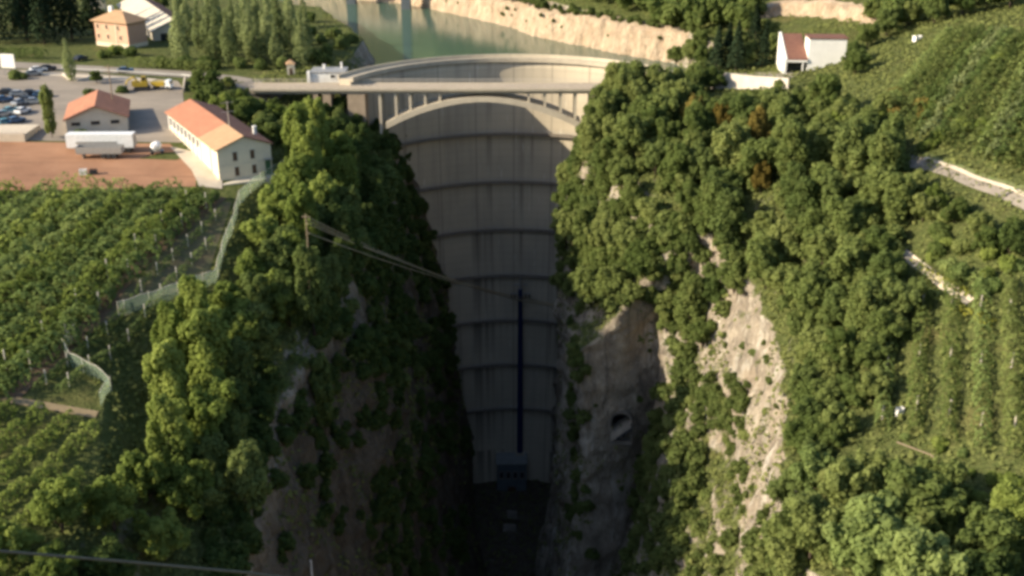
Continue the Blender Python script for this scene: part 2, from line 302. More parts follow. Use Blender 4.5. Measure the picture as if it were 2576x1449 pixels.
def build_terrain():
    rows = list(np.arange(-420, -60, 20.0)) + list(np.arange(-60, 100, 4.0)) + list(np.arange(100, 130, 2.0)) + list(np.arange(130, 335, .95)) + list(np.arange(335, 520, 2.0)) + list(np.arange(520, 701, 8.0))
    us, rg = [], []
    for k, n in enumerate(SEGN):
        for i in range(n):
            us.append(k + i / n); rg.append(ROUGH[k] * (1 - i / n) + ROUGH[k + 1] * i / n)
    us.append(17.0); rg.append(1.0); us = np.array(us)
    V = []; D = []
    for Y in rows:
        s = section(Y)
        xs = np.interp(us, np.arange(18), s[:, 0]); zs = np.interp(us, np.arange(18), s[:, 1]); ys = np.interp(us, np.arange(18), s[:, 2])
        sl_ = np.abs(np.gradient(zs)) / (np.abs(np.gradient(xs)) + np.abs(np.gradient(zs)) + 1e-6)
        for x, z, dy, r_, st, u in zip(xs, zs, ys, rg, sl_, us):
            y = Y + dy
            dk = 0.0
            if r_ > .01:
                p = Vector((x, Y, z))
                q = Vector((x * .05, Y * .05, z * .02)); a = noise.fractal(q, .8, 2.1, 5)
                b = noise.fractal(Vector((x * .22, Y * .22, z * .07)) + Vector((9, 3, 1)), .7, 2.1, 4)
                c = noise.fractal(Vector((x * .07, Y * .07, z * .03)) + Vector((4, 40, 2)), .8, 2.1, 4)
                side = 1 if u < 8.5 else -1
                x += side * (a * 3.4 + abs(b) * 2.2) * r_ * st
                y += c * 2.0 * r_ * st
                d4 = noise.noise(Vector((x * .55, Y * .55, z * .38))); x += side * d4 * .8 * r_ * st; y += noise.noise(Vector((x * .5 + 20, Y * .5, z * .30))) * .9 * r_ * st
                bed = math.sin(z * .9 + a * 5) ; x += side * max(0, bed) * .45 * r_ * st
                z += (b * 1.1 + c * .8) * r_ * (1 - .6 * st)
            elif 2.9 > u > .2:
                z += 0
            if 4.8 < u < 9.2: dk = min(1, max(0, (u - 4.8) / .5)) * min(1, max(0, (9.4 - u) / .5))  # mask for the shade painted over gorge walls and floor
            V.append((x, y, z)); D.append(dk)
    nu = len(us); F = []
    for i in range(len(rows) - 1):
        for j in range(nu - 1):
            F.append((i * nu + j, i * nu + j + 1, (i + 1) * nu + j + 1, (i + 1) * nu + j))
    me = bpy.data.meshes.new('ground'); me.from_pydata(V, [], F)
    me.polygons.foreach_set('use_smooth', [True] * len(F))
    at = me.attributes.new('darkened_rock', 'FLOAT', 'POINT'); at.data.foreach_set('value', D)
    me.materials.append(M['terrain'])
    o = bpy.data.objects.new('ground', me); col.objects.link(o); tag(o, kind='structure')
    return o, V, F
ground, GV, GF = build_terrain()
bvh = BVHTree.FromPolygons(GV, GF)
def gz(x, y):
    h = bvh.ray_cast(Vector((x, y, 300)), Vector((0, 0, -1))); return h[0].z if h[0] else 0.0
def hit(x, y):
    h = bvh.ray_cast(Vector((0, 0, CAM_Z)), ray(x, y).normalized()); return h[0]
def inside(poly, x, y):
    c = False; n = len(poly)
    for i in range(n):
        x1, y1 = poly[i]; x2, y2 = poly[(i + 1) % n]
        if (y1 > y) != (y2 > y) and x < (x2 - x1) * (y - y1) / (y2 - y1) + x1: c = not c
    return c
def drape(name, poly, m, off, step=2.0, kind='structure'):   # a thin sheet laid over the ground inside a polygon
    b = bmesh.new(); vs_ = [b.verts.new((x, y, 0)) for x, y in poly]; f = b.faces.new(vs_)
    xs = [p[0] for p in poly]; ys = [p[1] for p in poly]
    for x in np.arange(min(xs) + step / 2, max(xs), step): bmesh.ops.bisect_plane(b, geom=b.verts[:] + b.edges[:] + b.faces[:], plane_co=(x, 0, 0), plane_no=(1, 0, 0))
    for y in np.arange(min(ys) + step / 2, max(ys), step): bmesh.ops.bisect_plane(b, geom=b.verts[:] + b.edges[:] + b.faces[:], plane_co=(0, y, 0), plane_no=(0, 1, 0))
    for v in b.verts: v.co.z = gz(v.co.x, v.co.y) + off
    bmesh.ops.recalc_face_normals(b, faces=b.faces[:])
    me = bpy.data.meshes.new(name); b.to_mesh(me); b.free(); me.materials.append(m)
    if me.polygons[0].normal.z < 0: me.flip_normals()
    o = bpy.data.objects.new(name, me); col.objects.link(o)
    if kind: tag(o, kind=kind)
    return o
def band(pts, wd):
    pts = [Vector((*p, 0)) for p in pts]; L, Rr = [], []
    for i, p in enumerate(pts):
        d = (pts[min(i + 1, len(pts) - 1)] - pts[max(i - 1, 0)]).normalized(); n = Vector((-d.y, d.x, 0)) * wd / 2
        L.append((p + n)[:2]); Rr.append((p - n)[:2])
    return L + Rr[::-1]

# ------------------------------------------------------------------ lake
RC, YC = 48.0, 272.0                               # arch of the dam: radius of the upstream face at the crest, its centre
def arc_y(x): return YC + math.sqrt(max(0, RC * RC - x * x))
b = MB(); xs = [-600, -300, -150, -80, -44] + list(np.linspace(-42, 42, 43)) + [46, 70, 120]
ring0 = [(x, (arc_y(x) - 1 if abs(x) <= 42 else 299), -9.0) for x in xs]; ring1 = [(x * 1.6, 900, -9.0) for x in xs]
b.add(ring0 + ring1, [(i, i + 1, len(xs) + i + 1, len(xs) + i) for i in range(len(xs) - 1)])
tag(b.build('lake', M['water']), kind='structure')
# pale drawdown cliff of the far bank: built as a rough rock sheet in front of the bank
def rock_band(name, line, m, label):
    rnd = random.Random(4); V, F = [], []; nz = 9
    pts = []
    for i in range(len(line) - 1):
        n = max(2, int((Vector(line[i + 1][:2]) - Vector(line[i][:2])).length / 1.2))
        for k in range(n): pts.append([line[i][c] * (1 - k / n) + line[i + 1][c] * k / n for c in range(4)])
    for i, (x, y, z0, z1) in enumerate(pts):
        a = pts[max(0, i - 1)]; c = pts[min(len(pts) - 1, i + 1)]; d = Vector((c[0] - a[0], c[1] - a[1], 0)).normalized(); nr = Vector((-d.y, d.x, 0))
        if nr.dot(Vector((-x, -y, 0))) < 0: nr = -nr
        zt = z1 + noise.fractal(Vector((i * .13, 0, 7)), .8, 2, 4) * 1.6
        for k in range(nz):
            f = k / (nz - 1); z = z0 + (zt - z0) * f
            off = 2.6 * (1 - f) ** 1.3 - .6 + noise.fractal(Vector((x * .35, y * .35, z * .14)), .7, 2, 4) * 1.5 - (3.0 if k == nz - 1 else 0)
            V.append((x + nr.x * off, y + nr.y * off, z))
    for i in range(len(pts) - 1):
        for k in range(nz - 1): F.append((i * nz + k, (i + 1) * nz + k, (i + 1) * nz + k + 1, i * nz + k + 1))
    b = MB(); b.add(V, F); o = b.build(name, m, smooth=True); return o
M['shore'] = shore_mat()
def shore_scrub():
    ln = [(62, 340), (51, 358), (39, 369), (29, 381), (19, 393), (9, 406), (2, 423), (-17, 449), (-39, 479)]; out = []
    for i in range(len(ln) - 1):
        a, e = Vector(ln[i]), Vector(ln[i + 1]); n = int((e - a).length / 1.6)
        for k in range(n):
            p = a + (e - a) * k / n; d = (p - Vector((0, 200))).normalized()
            if rt_.random() < .75: out.append((p.x + d.x * rt_.uniform(1.5, 4.5), p.y + d.y * rt_.uniform(1.5, 4.5), rt_.uniform(.9, 2.0), rt_.uniform(-.6, .6)))
            if rt_.random() < .22: out.append((p.x - d.x * rt_.uniform(.2, 1.0), p.y - d.y * rt_.uniform(.2, 1.0), rt_.uniform(.5, .9), rt_.uniform(-7, -2)))
    return out
rt_ = random.Random(17)
o = rock_band('lake_shore', [(62, 340, -10, -1), (51, 358, -10, .5), (39, 369, -10, 1), (29, 381, -10, 1.5), (19, 393, -10, 1), (9, 406, -10, .5), (2, 423, -10, 0), (-17, 449, -10, 0), (-39, 479, -10, 0), (-100, 518, -10, 1)], M['shore'], '')
tag(o, kind='structure')

# ------------------------------------------------------------------ dam
def build_dam():
    root = empty('dam', (0, 320, -131), label='tall curved concrete arch dam plugging the gorge, crossed by dark walkways', cat='dam')
    A0, A1 = R(90 + 66), R(90 - 62)
    na, zs = 96, np.linspace(-134, -.9, 68)
    V, F, UV = [], [], []
    def face_r(z): return RC - 3.2 - (-z) * .012 - max(0, -z - 30) ** 1.35 * .006     # downstream face thickens with depth
    for z in zs:
        for k in range(na + 1):
            a = A0 + (A1 - A0) * k / na; r_ = face_r(z); V.append((r_ * math.cos(a), YC - 320 + r_ * math.sin(a), z + 131)); UV.append((-(a - R(90)) * 46 + 60, z))
    n1 = na + 1
    for i in range(len(zs) - 1):
        for k in range(na): F.append((i * n1 + k, i * n1 + k + 1, (i + 1) * n1 + k + 1, (i + 1) * n1 + k))
    base = len(V)
    for z in (-134, -.9):
        for k in range(na + 1):
            a = A0 + (A1 - A0) * k / na; V.append((RC * math.cos(a), YC - 320 + RC * math.sin(a), z + 131)); UV.append((-(a - R(90)) * 46 + 60, z))
    top = (len(zs) - 1) * n1
    for k in range(na):
        F.append((base + k + 1, base + k, base + n1 + k, base + n1 + k + 1))
        F.append((top + k, top + k + 1, base + n1 + k + 1, base + n1 + k))
    F.append(tuple(i * n1 for i in range(len(zs))) + (base + n1, base)); F.append(tuple(i * n1 + na for i in range(len(zs) - 1, -1, -1)) + (base + na, base + n1 + na))
    me = bpy.data.meshes.new('wall'); me.from_pydata(V, [], F); uvl = me.uv_layers.new(name='UVMap')
    for lp in me.loops: uvl.data[lp.index].uv = UV[lp.vertex_index]
    me.polygons.foreach_set('use_smooth', [len(p.vertices) == 4 and i < (len(zs) - 1) * na for i, p in enumerate(me.polygons)])
    me.materials.append(M['dam']); o = bpy.data.objects.new('wall', me); col.objects.link(o); o.parent = root
    def arc_band(name, r0, r1, z0, z1, m, parent=root, a0=A0, a1=A1, n=80):
        b = MB(); vs_ = []
        for k in range(n + 1):
            a = a0 + (a1 - a0) * k / n
            for (r_, z) in ((r0, z0), (r1, z0), (r1, z1), (r0, z1)): vs_.append((r_ * math.cos(a), YC - 320 + r_ * math.sin(a), z + 131))
        fs = []
        for k in range(n):
            for j in range(4): fs.append((k * 4 + j, k * 4 + (j + 1) % 4, (k + 1) * 4 + (j + 1) % 4, (k + 1) * 4 + j))
        fs += [(0, 1, 2, 3), (n * 4 + 3, n * 4 + 2, n * 4 + 1, n * 4)]
        b.add(vs_, fs); return b.build(name, m, parent)
    cr = arc_band('crest_walkway', RC - 4.0, RC + .5, -.9, -.35, M['bridge'])
    arc_band('parapet', RC - 4.0, RC - 3.75, -.35, .25, M['bridge'], cr); arc_band('parapet', RC + .2, RC + .5, -.35, .5, M['bridge_pale'], cr)
    for z in (-20.8, -34.8, -49.0, -63.1, -77.2, -91.5, -106.0):
        r_ = face_r(z)
        L = arc_band('walkway', r_ - 1.25, r_ + .05, z - .55, z, M['dam_ledge'])
        b = MB()
        for k in range(0, 73):
            a = A0 + (A1 - A0) * k / 72; rr = r_ - 1.15
            b.tube([(rr * math.cos(a), YC - 320 + rr * math.sin(a), z + 131), (rr * math.cos(a), YC - 320 + rr * math.sin(a), z + 132.1)], .05, 4)
        for h in (.55, 1.1):
            b.tube([(rr * math.cos(A0 + (A1 - A0) * k / 72), YC - 320 + rr * math.sin(A0 + (A1 - A0) * k / 72), z + 131 + h) for k in range(73)], .045, 4)
        b.build('railing', M['grey_metal'], L)
    return root
M['bridge_pale'] = surf('arch_concrete', (.55, .48, .36), (.44, .38, .29), .5, .9, .03)
M['dam_ledge'] = surf('ledge_concrete', (.22, .19, .155), (.15, .13, .105), .6, .95, .02)
build_dam()

# ------------------------------------------------------------------ road bridge in front of the dam
BY0, BY1 = 286.3, 293.7
def build_bridge():
    root = empty('road_bridge', (-7.3, 290, -4), label='concrete arch road bridge with slender columns crossing just before the dam', cat='bridge')
    ox, oy, oz = -7.3, 290, -4
    def bx(mb, x0, x1, y0, y1, z0, z1): return mb.box(x0 - ox, x1 - ox, y0 - oy, y1 - oy, z0 - oz, z1 - oz)
    b = MB(); bx(b, -66, 52, BY0, BY1, -2.5, -2.0); bx(b, -66, 52, BY0 + .9, BY1 - .9, -3.3, -2.5); dk = b.build('deck', M['bridge'], root)
    b = MB(); bx(b, -66, 52, BY0 + .55, BY1 - .55, -2.0, -1.96); b.build('road_surface', M['asphalt_tan'], root)
    for y in (BY0, BY1 - .3):
        b = MB(); bx(b, -66, 52, y, y + .3, -2.0, -1.84); kb = b.build('kerb', M['bridge_pale'], root)
        b = MB()
        for q in range(60): bx(b, -65.8 + q * 2, -65.74 + q * 2, y + .12, y + .18, -1.84, -.95)
        bx(b, -66, 52, y + .1, y + .2, -.97, -.9); bx(b, -66, 52, y + .12, y + .18, -1.36, -1.31); b.build('railing', M['post'], kb)
    # arch barrel, rise 5.6 m over 46 m
    x0, x1, zs_, zc = -32.0, 17.4, -10.6, -4.05
    n = 40; lo, hi = [], []
    for k in range(n + 1):
        f = k / n; x = x0 + (x1 - x0) * f; u = 2 * f - 1; z = zs_ + (zc - zs_) * (1 - u * u); th = 1.25 + .5 * abs(u)
        hi.append((x - ox, z - oz)); lo.append((x - ox, z - oz - th))
    b = MB(); poly = hi + lo[::-1]
    m_ = len(hi)
    V = []
    for y in (BY0 + .4 - oy, BY1 - .4 - oy):
        V += [(x, y, z) for x, z in hi] + [(x, y, z) for x, z in lo]
    F = []; q = 2 * m_
    for k in range(n):
        F += [(k, k + 1, m_ + k + 1, m_ + k), (q + k + 1, q + k, q + m_ + k, q + m_ + k + 1), (k + 1, k, q + k, q + k + 1), (m_ + k, m_ + k + 1, q + m_ + k + 1, q + m_ + k)]
    F += [(0, m_, q + m_, q), (n, q + n, q + m_ + n, m_ + n)]
    b.add(V, F); b.build('arch', M['bridge_pale'], root)
    def archz(x):
        u = 2 * (x - x0) / (x1 - x0) - 1; return zs_ + (zc - zs_) * (1 - u * u)
    for px in (955, 995, 1031, 1069, 1106, 1330, 1371, 1411, 1448, 1486):
        x = (px - 1288) / FPX * 290
        z0 = archz(x) if x0 < x < x1 else -14
        for y in (BY0 + .8, BY1 - 1.4):
            b = MB(); bx(b, x - .32, x + .32, y, y + .6, z0 - .1, -3.3); b.build('column', M['bridge_pale'], root)
        b = MB(); bx(b, x - .25, x + .25, BY0 + 1.4, BY1 - 1.4, -3.9, -3.3); b.build('cross_beam', M['bridge'], root)
    for xa, xb in ((788, 800), (812, 832), (874, 918), (1610, 1640)):
        X0 = (xa - 1288) / FPX * 290; X1 = (xb - 1288) / FPX * 290
        b = MB(); bx(b, X0, X1, BY0 + .5, BY1 - .5, -16, -3.3); b.build('pier', M['masonry'], root)
    return root
build_bridge()

# ------------------------------------------------------------------ roads and yards
road_l = [(-260, 336), (-190, 325), (-140, 314.5), (-112, 309), (-86, 303), (-74, 298), (-66, 292.5), (-60, 290.2)]
drape('main_road', band(road_l, 7.6), M['asphalt'], .07)
drape('road_right', band([(50, 290), (60, 287), (70, 281.5)], 7), M['asphalt'], .07)
drape('yard', [(-175, 246), (-175, 313), (-140, 309), (-112, 304), (-86, 295), (-83, 288), (-79, 274), (-73, 260), (-66, 250), (-72, 244), (-110, 244.5)], M['yard'], .05)
drape('dirt_yard', [(-175, 214), (-175, 245), (-110, 243.5), (-74, 243), (-64, 226), (-62, 217), (-80, 215), (-120, 213)], M['dirt'], .06)
drape('side_path', [(-73.5, 241), (-68, 238), (-58, 222), (-57, 217.5), (-61.5, 217.5), (-65, 226)], M['pale'], .11, 1.0)
drape('pavement', [(-131, 302), (-131, 305.4), (-108, 300.6), (-92, 297), (-92, 294)], M['pale'], .09)
drape('vineyard_soil', [(-72.5, 146), (-66.5, 158), (-67.5, 166), (-62, 172), (-52.5, 184), (-53, 195), (-54, 212), (-58, 213), (-64, 190)], M['soil_green'], .05, 2.0)
lane = [(-71.5, 146), (-65, 180), (-61, 198), (-56.5, 214)]
drape('earth_track', band(lane, 2.6), M['soil'], .10, 1.2)
rr_ = [hit(*p).to_2d()[:] for p in ((2240, 395), (2330, 412), (2400, 436), (2480, 468), (2570, 505), (2650, 540))]
drape('hillside_road', band(rr_, 2.8), M['asphalt'], .14, 1.0)
hr = [Vector(q_) for q_ in rr_[1:]]
drape('road_verge', [q_[:] for q_ in hr] + [(q_ + Vector((.8, 5.5)))[:] for q_ in hr[::-1]], M['verge'], .09, 1.0)
drape('road_kerb', band([(q_ + Vector((.3, 2.1)))[:] for q_ in hr], .8), M['pale'], .30, .8)
drape('field_path', band([hit(*q_).to_2d()[:] for q_ in ((2185, 580), (2250, 622), (2310, 668), (2380, 722), (2440, 760))], 1.3), M['pale'], .14, .8)

# ------------------------------------------------------------------ foliage generators
def leaf_mesh(name, P, Nn, S, T, m, parent=None):
    """P centres, Nn normals, S half sizes, T tint 0..1 -> one mesh of small leaf-spray quads"""
    n = len(P); rng = np.random.default_rng(n + 7)
    Nn = Nn / (np.linalg.norm(Nn, axis=1, keepdims=True) + 1e-9)
    a = rng.normal(size=(n, 3)); a -= Nn * (a * Nn).sum(1, keepdims=True); a /= np.linalg.norm(a, axis=1, keepdims=True) + 1e-9
    b = np.cross(Nn, a); S = S[:, None]
    V = np.empty((n, 4, 3)); bend = Nn * S * .25
    V[:, 0] = P - a * S; V[:, 1] = P - b * S * .62 + bend; V[:, 2] = P + a * S; V[:, 3] = P + b * S * .62 + bend
    me = bpy.data.meshes.new(name)
    me.vertices.add(n * 4); me.vertices.foreach_set('co', V.ravel().astype(np.float32))
    me.loops.add(n * 4); me.loops.foreach_set('vertex_index', np.arange(n * 4, dtype=np.int32))
    me.polygons.add(n); me.polygons.foreach_set('loop_start', np.arange(0, n * 4, 4, dtype=np.int32))
    me.update(calc_edges=True)
    at = me.attributes.new('tint', 'FLOAT', 'FACE'); at.data.foreach_set('value', np.clip(T, 0, 1).astype(np.float32))
    me.materials.append(m)
    o = bpy.data.objects.new(name, me); col.objects.link(o)
    if parent: o.parent = parent
    return o
def lobes_to_leaves(L, n, rng, size, up=.25, jit=.5):
    L = np.array(L); c = L[:, :3]; r_ = L[:, 3]; zs = L[:, 4]
    w_ = r_ ** 2; k = rng.choice(len(L), size=int(n * 1.5), p=w_ / w_.sum())
    d = rng.normal(size=(len(k), 3)); d /= np.linalg.norm(d, axis=1, keepdims=True)
    rad = r_[k] * (1.06 - np.abs(rng.normal(size=len(k))) * .26)
    P = c[k] + d * rad[:, None] * np.stack([np.ones(len(k)), np.ones(len(k)), zs[k]], 1)
    keep = np.ones(len(k), bool)
    for j in range(len(L)):
        q = (P - c[j]) / np.array([1, 1, zs[j]]); keep &= ~((np.linalg.norm(q, axis=1) < r_[j] * .66) & (k != j))
    keep &= ~((d[:, 2] < -.5) & (rng.random(len(k)) < .6))
    P, d, k = P[keep][:n], d[keep][:n], k[keep][:n]
    far = rng.random(len(k)) < .12; P = P + d * (far * rng.random(len(k)) * .35 * r_[k])[:, None]
    Nn = d + rng.normal(size=d.shape) * jit + np.array([0, 0, up])
    tl = rng.random(len(L))
    T = tl[k] * .45 + rng.random(len(k)) * .45 + .1
    return P, Nn, size * (.7 + .7 * rng.random(len(k))), T
def woods(name, spots, m, seed, label=None):
    rng = np.random.default_rng(seed); PP, NN, SS, TT = [], [], [], []
    for q in spots:
        x, y, r_ = q[:3]; z = q[3] if len(q) > 3 else gz(x, y); L = [(0, 0, .8 + .45, .62, 1.1)]
        for i in range(9):
            a = rng.random() * 6.283; e = rng.uniform(-.5, .9); rr = rng.uniform(.4, .7) * math.sqrt(max(.1, 1 - max(0, e) ** 2 * .75)); L.append((rr * math.cos(a), rr * math.sin(a), 1.2 + e * .75, rng.uniform(.26, .42), 1.0))
        P, Nn, S, T = lobes_to_leaves(L, 520, rng, .17); PP.append(P * r_ + np.array([x, y, z - .5])); NN.append(Nn); SS.append(S * r_); TT.append(T * .6 + rng.random() * .4)
    o = leaf_mesh(name, np.vstack(PP), np.vstack(NN), np.concatenate(SS), np.concatenate(TT), M[m]); tag(o, kind='stuff'); return o
def make_tree(name, kind, seed, m):
    """unit tree: crown radius about 1, scaled per instance; children crown and trunk"""
    rng = np.random.default_rng(seed); root = bpy.data.objects.new(name, None); col.objects.link(root)
    L = []
    if kind == 'broad':
        h = 1.9
        L.append((0, 0, 1.25, .56, 1.2))
        sk = rng.normal(size=2) * .12
        for i in range(58):
            a = rng.random() * 6.283; e = rng.uniform(-.65, 1.05); rr = rng.uniform(.42, .88) * math.sqrt(max(.1, 1 - max(0, e) ** 2 * .75))
            L.append((rr * math.cos(a) * rng.uniform(.75, 1.25) + sk[0] * e, rr * math.sin(a) * rng.uniform(.75, 1.25) + sk[1] * e, 1.25 + e * .78 * rng.uniform(.85, 1.15), rng.uniform(.11, .27), rng.uniform(.8, 1.35)))
        P, Nn, S, T = lobes_to_leaves(L, 4200, rng, .080, .4, .55)
        tr = [(0, 0, -.5), (0, 0, .3), (.03, .02, .8), (.05, .0, 1.3)]; rad = [.10, .075, .055, .02]
    elif kind == 'tall':
        L.append((0, 0, 1.4, .55, 1.8))
        for i in range(64):
            a = rng.random() * 6.283; e = rng.uniform(-1.05, 1.3); rr = rng.uniform(.3, .74) * math.sqrt(max(.08, 1 - abs(e / 1.4) ** 2))
            L.append((rr * math.cos(a), rr * math.sin(a), 1.5 + e, rng.uniform(.11, .27), rng.uniform(.9, 1.5)))
        P, Nn, S, T = lobes_to_leaves(L, 4800, rng, .080, .4, .55)
        tr = [(0, 0, -.5), (0, 0, .5), (.03, .02, 1.2), (.0, .0, 2.0)]; rad = [.11, .08, .05, .02]
    elif kind == 'poplar':
        for i in range(26):
            f = i / 25; rr = .40 * math.sin(min(1, f * 1.25 + .12) * math.pi * .85 + .25) + .05; a = rng.random() * 6.283; q = rng.uniform(.0, .7) * rr
            L.append((q * math.cos(a), q * math.sin(a), .45 + f * 3.3, max(.12, rr * rng.uniform(.75, 1.15)), 1.5))
        P, Nn, S, T = lobes_to_leaves(L, 2200, rng, .075)
        tr = [(0, 0, -.3), (0, 0, .5), (.02, 0, 2.2), (0, 0, 3.4)]; rad = [.07, .06, .035, .012]
    elif kind == 'conifer':
        n = 2600; f = rng.random(n) ** .75; a = rng.random(n) * 6.283; tier = np.floor(f * 11) / 11; ft = (f - tier) * 11
        rr = (1 - f) * .95 * (1.08 - .5 * ft) * rng.uniform(.55, 1.0, n) * (1 + .18 * np.sin(a * 5 + tier * 40))
        z = .35 + f * 2.9
        P = np.stack([rr * np.cos(a), rr * np.sin(a), z - rr * .22], 1); Nn = np.stack([np.cos(a) * .5, np.sin(a) * .5, np.full(n, .8)], 1) + rng.normal(size=(n, 3)) * .4
        S = .085 * (.7 + .6 * rng.random(n)); T = rng.random(n)
        tr = [(0, 0, -.3), (0, 0, 1.0), (0, 0, 3.2)]; rad = [.07, .05, .01]
    elif kind == 'bush':
        for i in range(8):
            a = rng.random() * 6.283; rr = rng.uniform(.0, .6); L.append((rr * math.cos(a), rr * math.sin(a), rng.uniform(.3, .75), rng.uniform(.3, .48), .95))
        P, Nn, S, T = lobes_to_leaves(L, 1100, rng, .12)
        tr = [(0, 0, -.4), (0, 0, .2), (.03, 0, .6)]; rad = [.05, .04, .015]
    cr = leaf_mesh('crown', P, Nn, S, T, m, root)
    cr.material_slots[0].link = 'OBJECT'; cr.material_slots[0].material = m
    b = MB(); b.tube(tr, rad, 7)
    if kind in ('broad', 'tall', 'bush'):
        for i in range(5):
            a = rng.random() * 6.283; z0 = rng.uniform(.25, .9) * (1 if kind != 'bush' else .4); ln = .55
            b.tube([(0, 0, z0), (ln * .5 * math.cos(a), ln * .5 * math.sin(a), z0 + .3), (ln * math.cos(a), ln * math.sin(a), z0 + .62)], [.04, .028, .008], 5)
    b.build('trunk', M['bark'], root, fix=False, smooth=True)
    return root
PROTO = {}
for i in range(4): PROTO['broad', i] = ['broadleaf_tree', 'broad', 11 + i]
for i in range(3): PROTO['tall', i] = ['broadleaf_tree', 'tall', 31 + i]
for i in range(3): PROTO['poplar', i] = ['poplar_tree', 'poplar', 51 + i]
for i in range(2): PROTO['conifer', i] = ['conifer_tree', 'conifer', 71 + i]
for i in range(3): PROTO['bush', i] = ['shrub', 'bush', 91 + i]
MADE = {}
rt = random.Random(5)
CAT = {'broad': 'tree', 'tall': 'tree', 'poplar': 'tree', 'conifer': 'tree', 'bush': 'shrub'}
NTREE = 0
CLEAR = [(1950, 2115, 80, 172, 275), (1785, 1975, 150, 232, 274), (440, 770, 150, 201, 284), (770, 1000, 170, 232, 284), (1000, 1425, 200, 300, 284), (160, 345, 225, 400, 240), (405, 690, 255, 450, 219)]
def proj(p):
    v = Vector(p) - Vector((0, 0, CAM_Z)); d = v.y * _c - v.z * _s; u = v.y * _s + v.z * _c
    return 1288 + FPX * v.x / d, 724 - FPX * u / d, FPX / d
def fits(x, y, z, r, hs, kind):
    top = {'broad': 2.15, 'tall': 2.9, 'poplar': 4.0, 'conifer': 3.4, 'bush': 1.1}[kind] * r * hs
    X, Yt, k = proj((x, y, z + top)); Yb = proj((x, y, z))[1]
    for x0, x1, y0, y1, dep in CLEAR:
        if y < dep and X + r * k * .9 > x0 and X - r * k * .9 < x1 and Yt < y1 - 3 and Yb > y0: return False
    return True
def plant(kind, x, y, r, hs, m, label, group=None, z=None, name=None, sink=.25, idx=None):
    """one tree; r = crown radius in metres, hs = vertical stretch"""
    global NTREE
    z_ = (gz(x, y) if z is None else z)
    if kind in ('broad', 'tall'): r *= .9
    if not label.startswith(('leaning dark tree', 'small dark tree')):
        while not fits(x, y, z_, r, hs, kind):
            r *= .85
            if r < 1.3: return None
    n = {'broad': 4, 'tall': 3, 'poplar': 3, 'conifer': 2, 'bush': 3}[kind]; k = (kind, rt.randrange(n) if idx is None else idx)
    if k not in MADE:
        MADE[k] = t = make_tree(*PROTO[k], m)
    else: t = copy_tree(MADE[k])
    t.location = (x, y, (gz(x, y) if z is None else z) - sink); t.rotation_euler = (rt.uniform(-.06, .06), rt.uniform(-.06, .06), rt.random() * 6.283)
    t.scale = (r * rt.uniform(.92, 1.08), r * rt.uniform(.92, 1.08), r * hs)
    t.name = name or PROTO[k][0]
    for c in t.children:
        if len(c.material_slots) and c.name.startswith('crown'): c.material_slots[0].link = 'OBJECT'; c.material_slots[0].material = M[m] if isinstance(m, str) else m
    if 'group' in t: del t['group']
    tag(t, label, CAT[kind], group); NTREE += 1
    return t
_mk = make_tree
def make_tree(name, kind, seed, m): return _mk(name, kind, seed, M[m] if isinstance(m, str) else m)
def scatter(poly, gap, seed, tries=6000, avoid=None):
    rnd = random.Random(seed); pts = []; xs = [p[0] for p in poly]; ys = [p[1] for p in poly]
    for _ in range(tries):
        x, y = rnd.uniform(min(xs), max(xs)), rnd.uniform(min(ys), max(ys))
        if not inside(poly, x, y): continue
        if avoid and avoid(x, y): continue
        if all((x - a) ** 2 + (y - b_) ** 2 > gap * gap for a, b_ in pts): pts.append((x, y))
    return pts

def zone(poly, step, r0, r1, keep=1.0, sink=.7):
    out = []; xs = [q[0] for q in poly]; ys = [q[1] for q in poly]
    for py in np.arange(min(ys), max(ys), step):
        for px in np.arange(min(xs), max(xs), step):
            a, e = px + rt.uniform(-.5, .5) * step, py + rt.uniform(-.5, .5) * step
            if not inside(poly, a, e) or rt.random() > keep: continue
            p = hit(a, e)
            if p is None: continue
            r_ = rt.uniform(r0, r1); out.append((p.x, p.y, r_, p.z - r_ * sink))
    return out
# ---- woods on the right slope
RUST = []
for (px, py, d_, c_, lb) in ((1740, 262, 2.6, 'leaf_rust', 'rust brown tree nearest the bridge in the right wood'), (1815, 285, 2.6, 'leaf_rust', 'orange brown tree second from the bridge in the right wood'),
                     (1905, 320, 3.0, 'leaf_rust', 'large rust coloured tree below the pale retaining wall'), (1912, 425, 2.2, 'leaf_rust', 'small rust coloured tree alone in the middle of the right wood')):
    p = hit(px, py + 62); RUST.append((p.x, p.y)); plant('broad', p.x, p.y, d_ * 1.0, 1.5, c_, lb)
wood_r = [(15, 288), (12, 268), (15, 245), (17, 226), (24, 208), (35, 203), (44, 199), (48, 182), (47, 160), (60, 156), (63, 175), (68, 196), (70, 212), (66, 232), (63, 250), (58, 268), (47, 284), (34, 297), (24, 297)]
def clear_wall(x, y): return (x - 57) ** 2 + (y - 274) ** 2 < 49 or any(-1.5 < b_ - y < 9 and abs(x - a * y / b_) < 3.2 for a, b_ in RUST)
for i, (x, y) in enumerate(scatter(wood_r, 5.15, 3, avoid=clear_wall)):
    near_edge = x < 22 + (y < 215) * 8
    r_ = rt.uniform(3.2, 4.9); k = rt.choice(['broad', 'broad', 'tall'])
    hs = rt.uniform(.9, 1.15) if k == 'broad' else rt.uniform(.85, 1.05)
    if (y > 276 and x > 28) or (x - 55) ** 2 + (y - 266) ** 2 < 256: r_ *= .68
    plant(k, x, y, r_, hs, 'leaf_olive' if rt.random() < .8 else 'leaf_deep', 'olive green broadleaf tree in the dense wood on the right slope of the gorge', 'trees of the wood on the right slope')
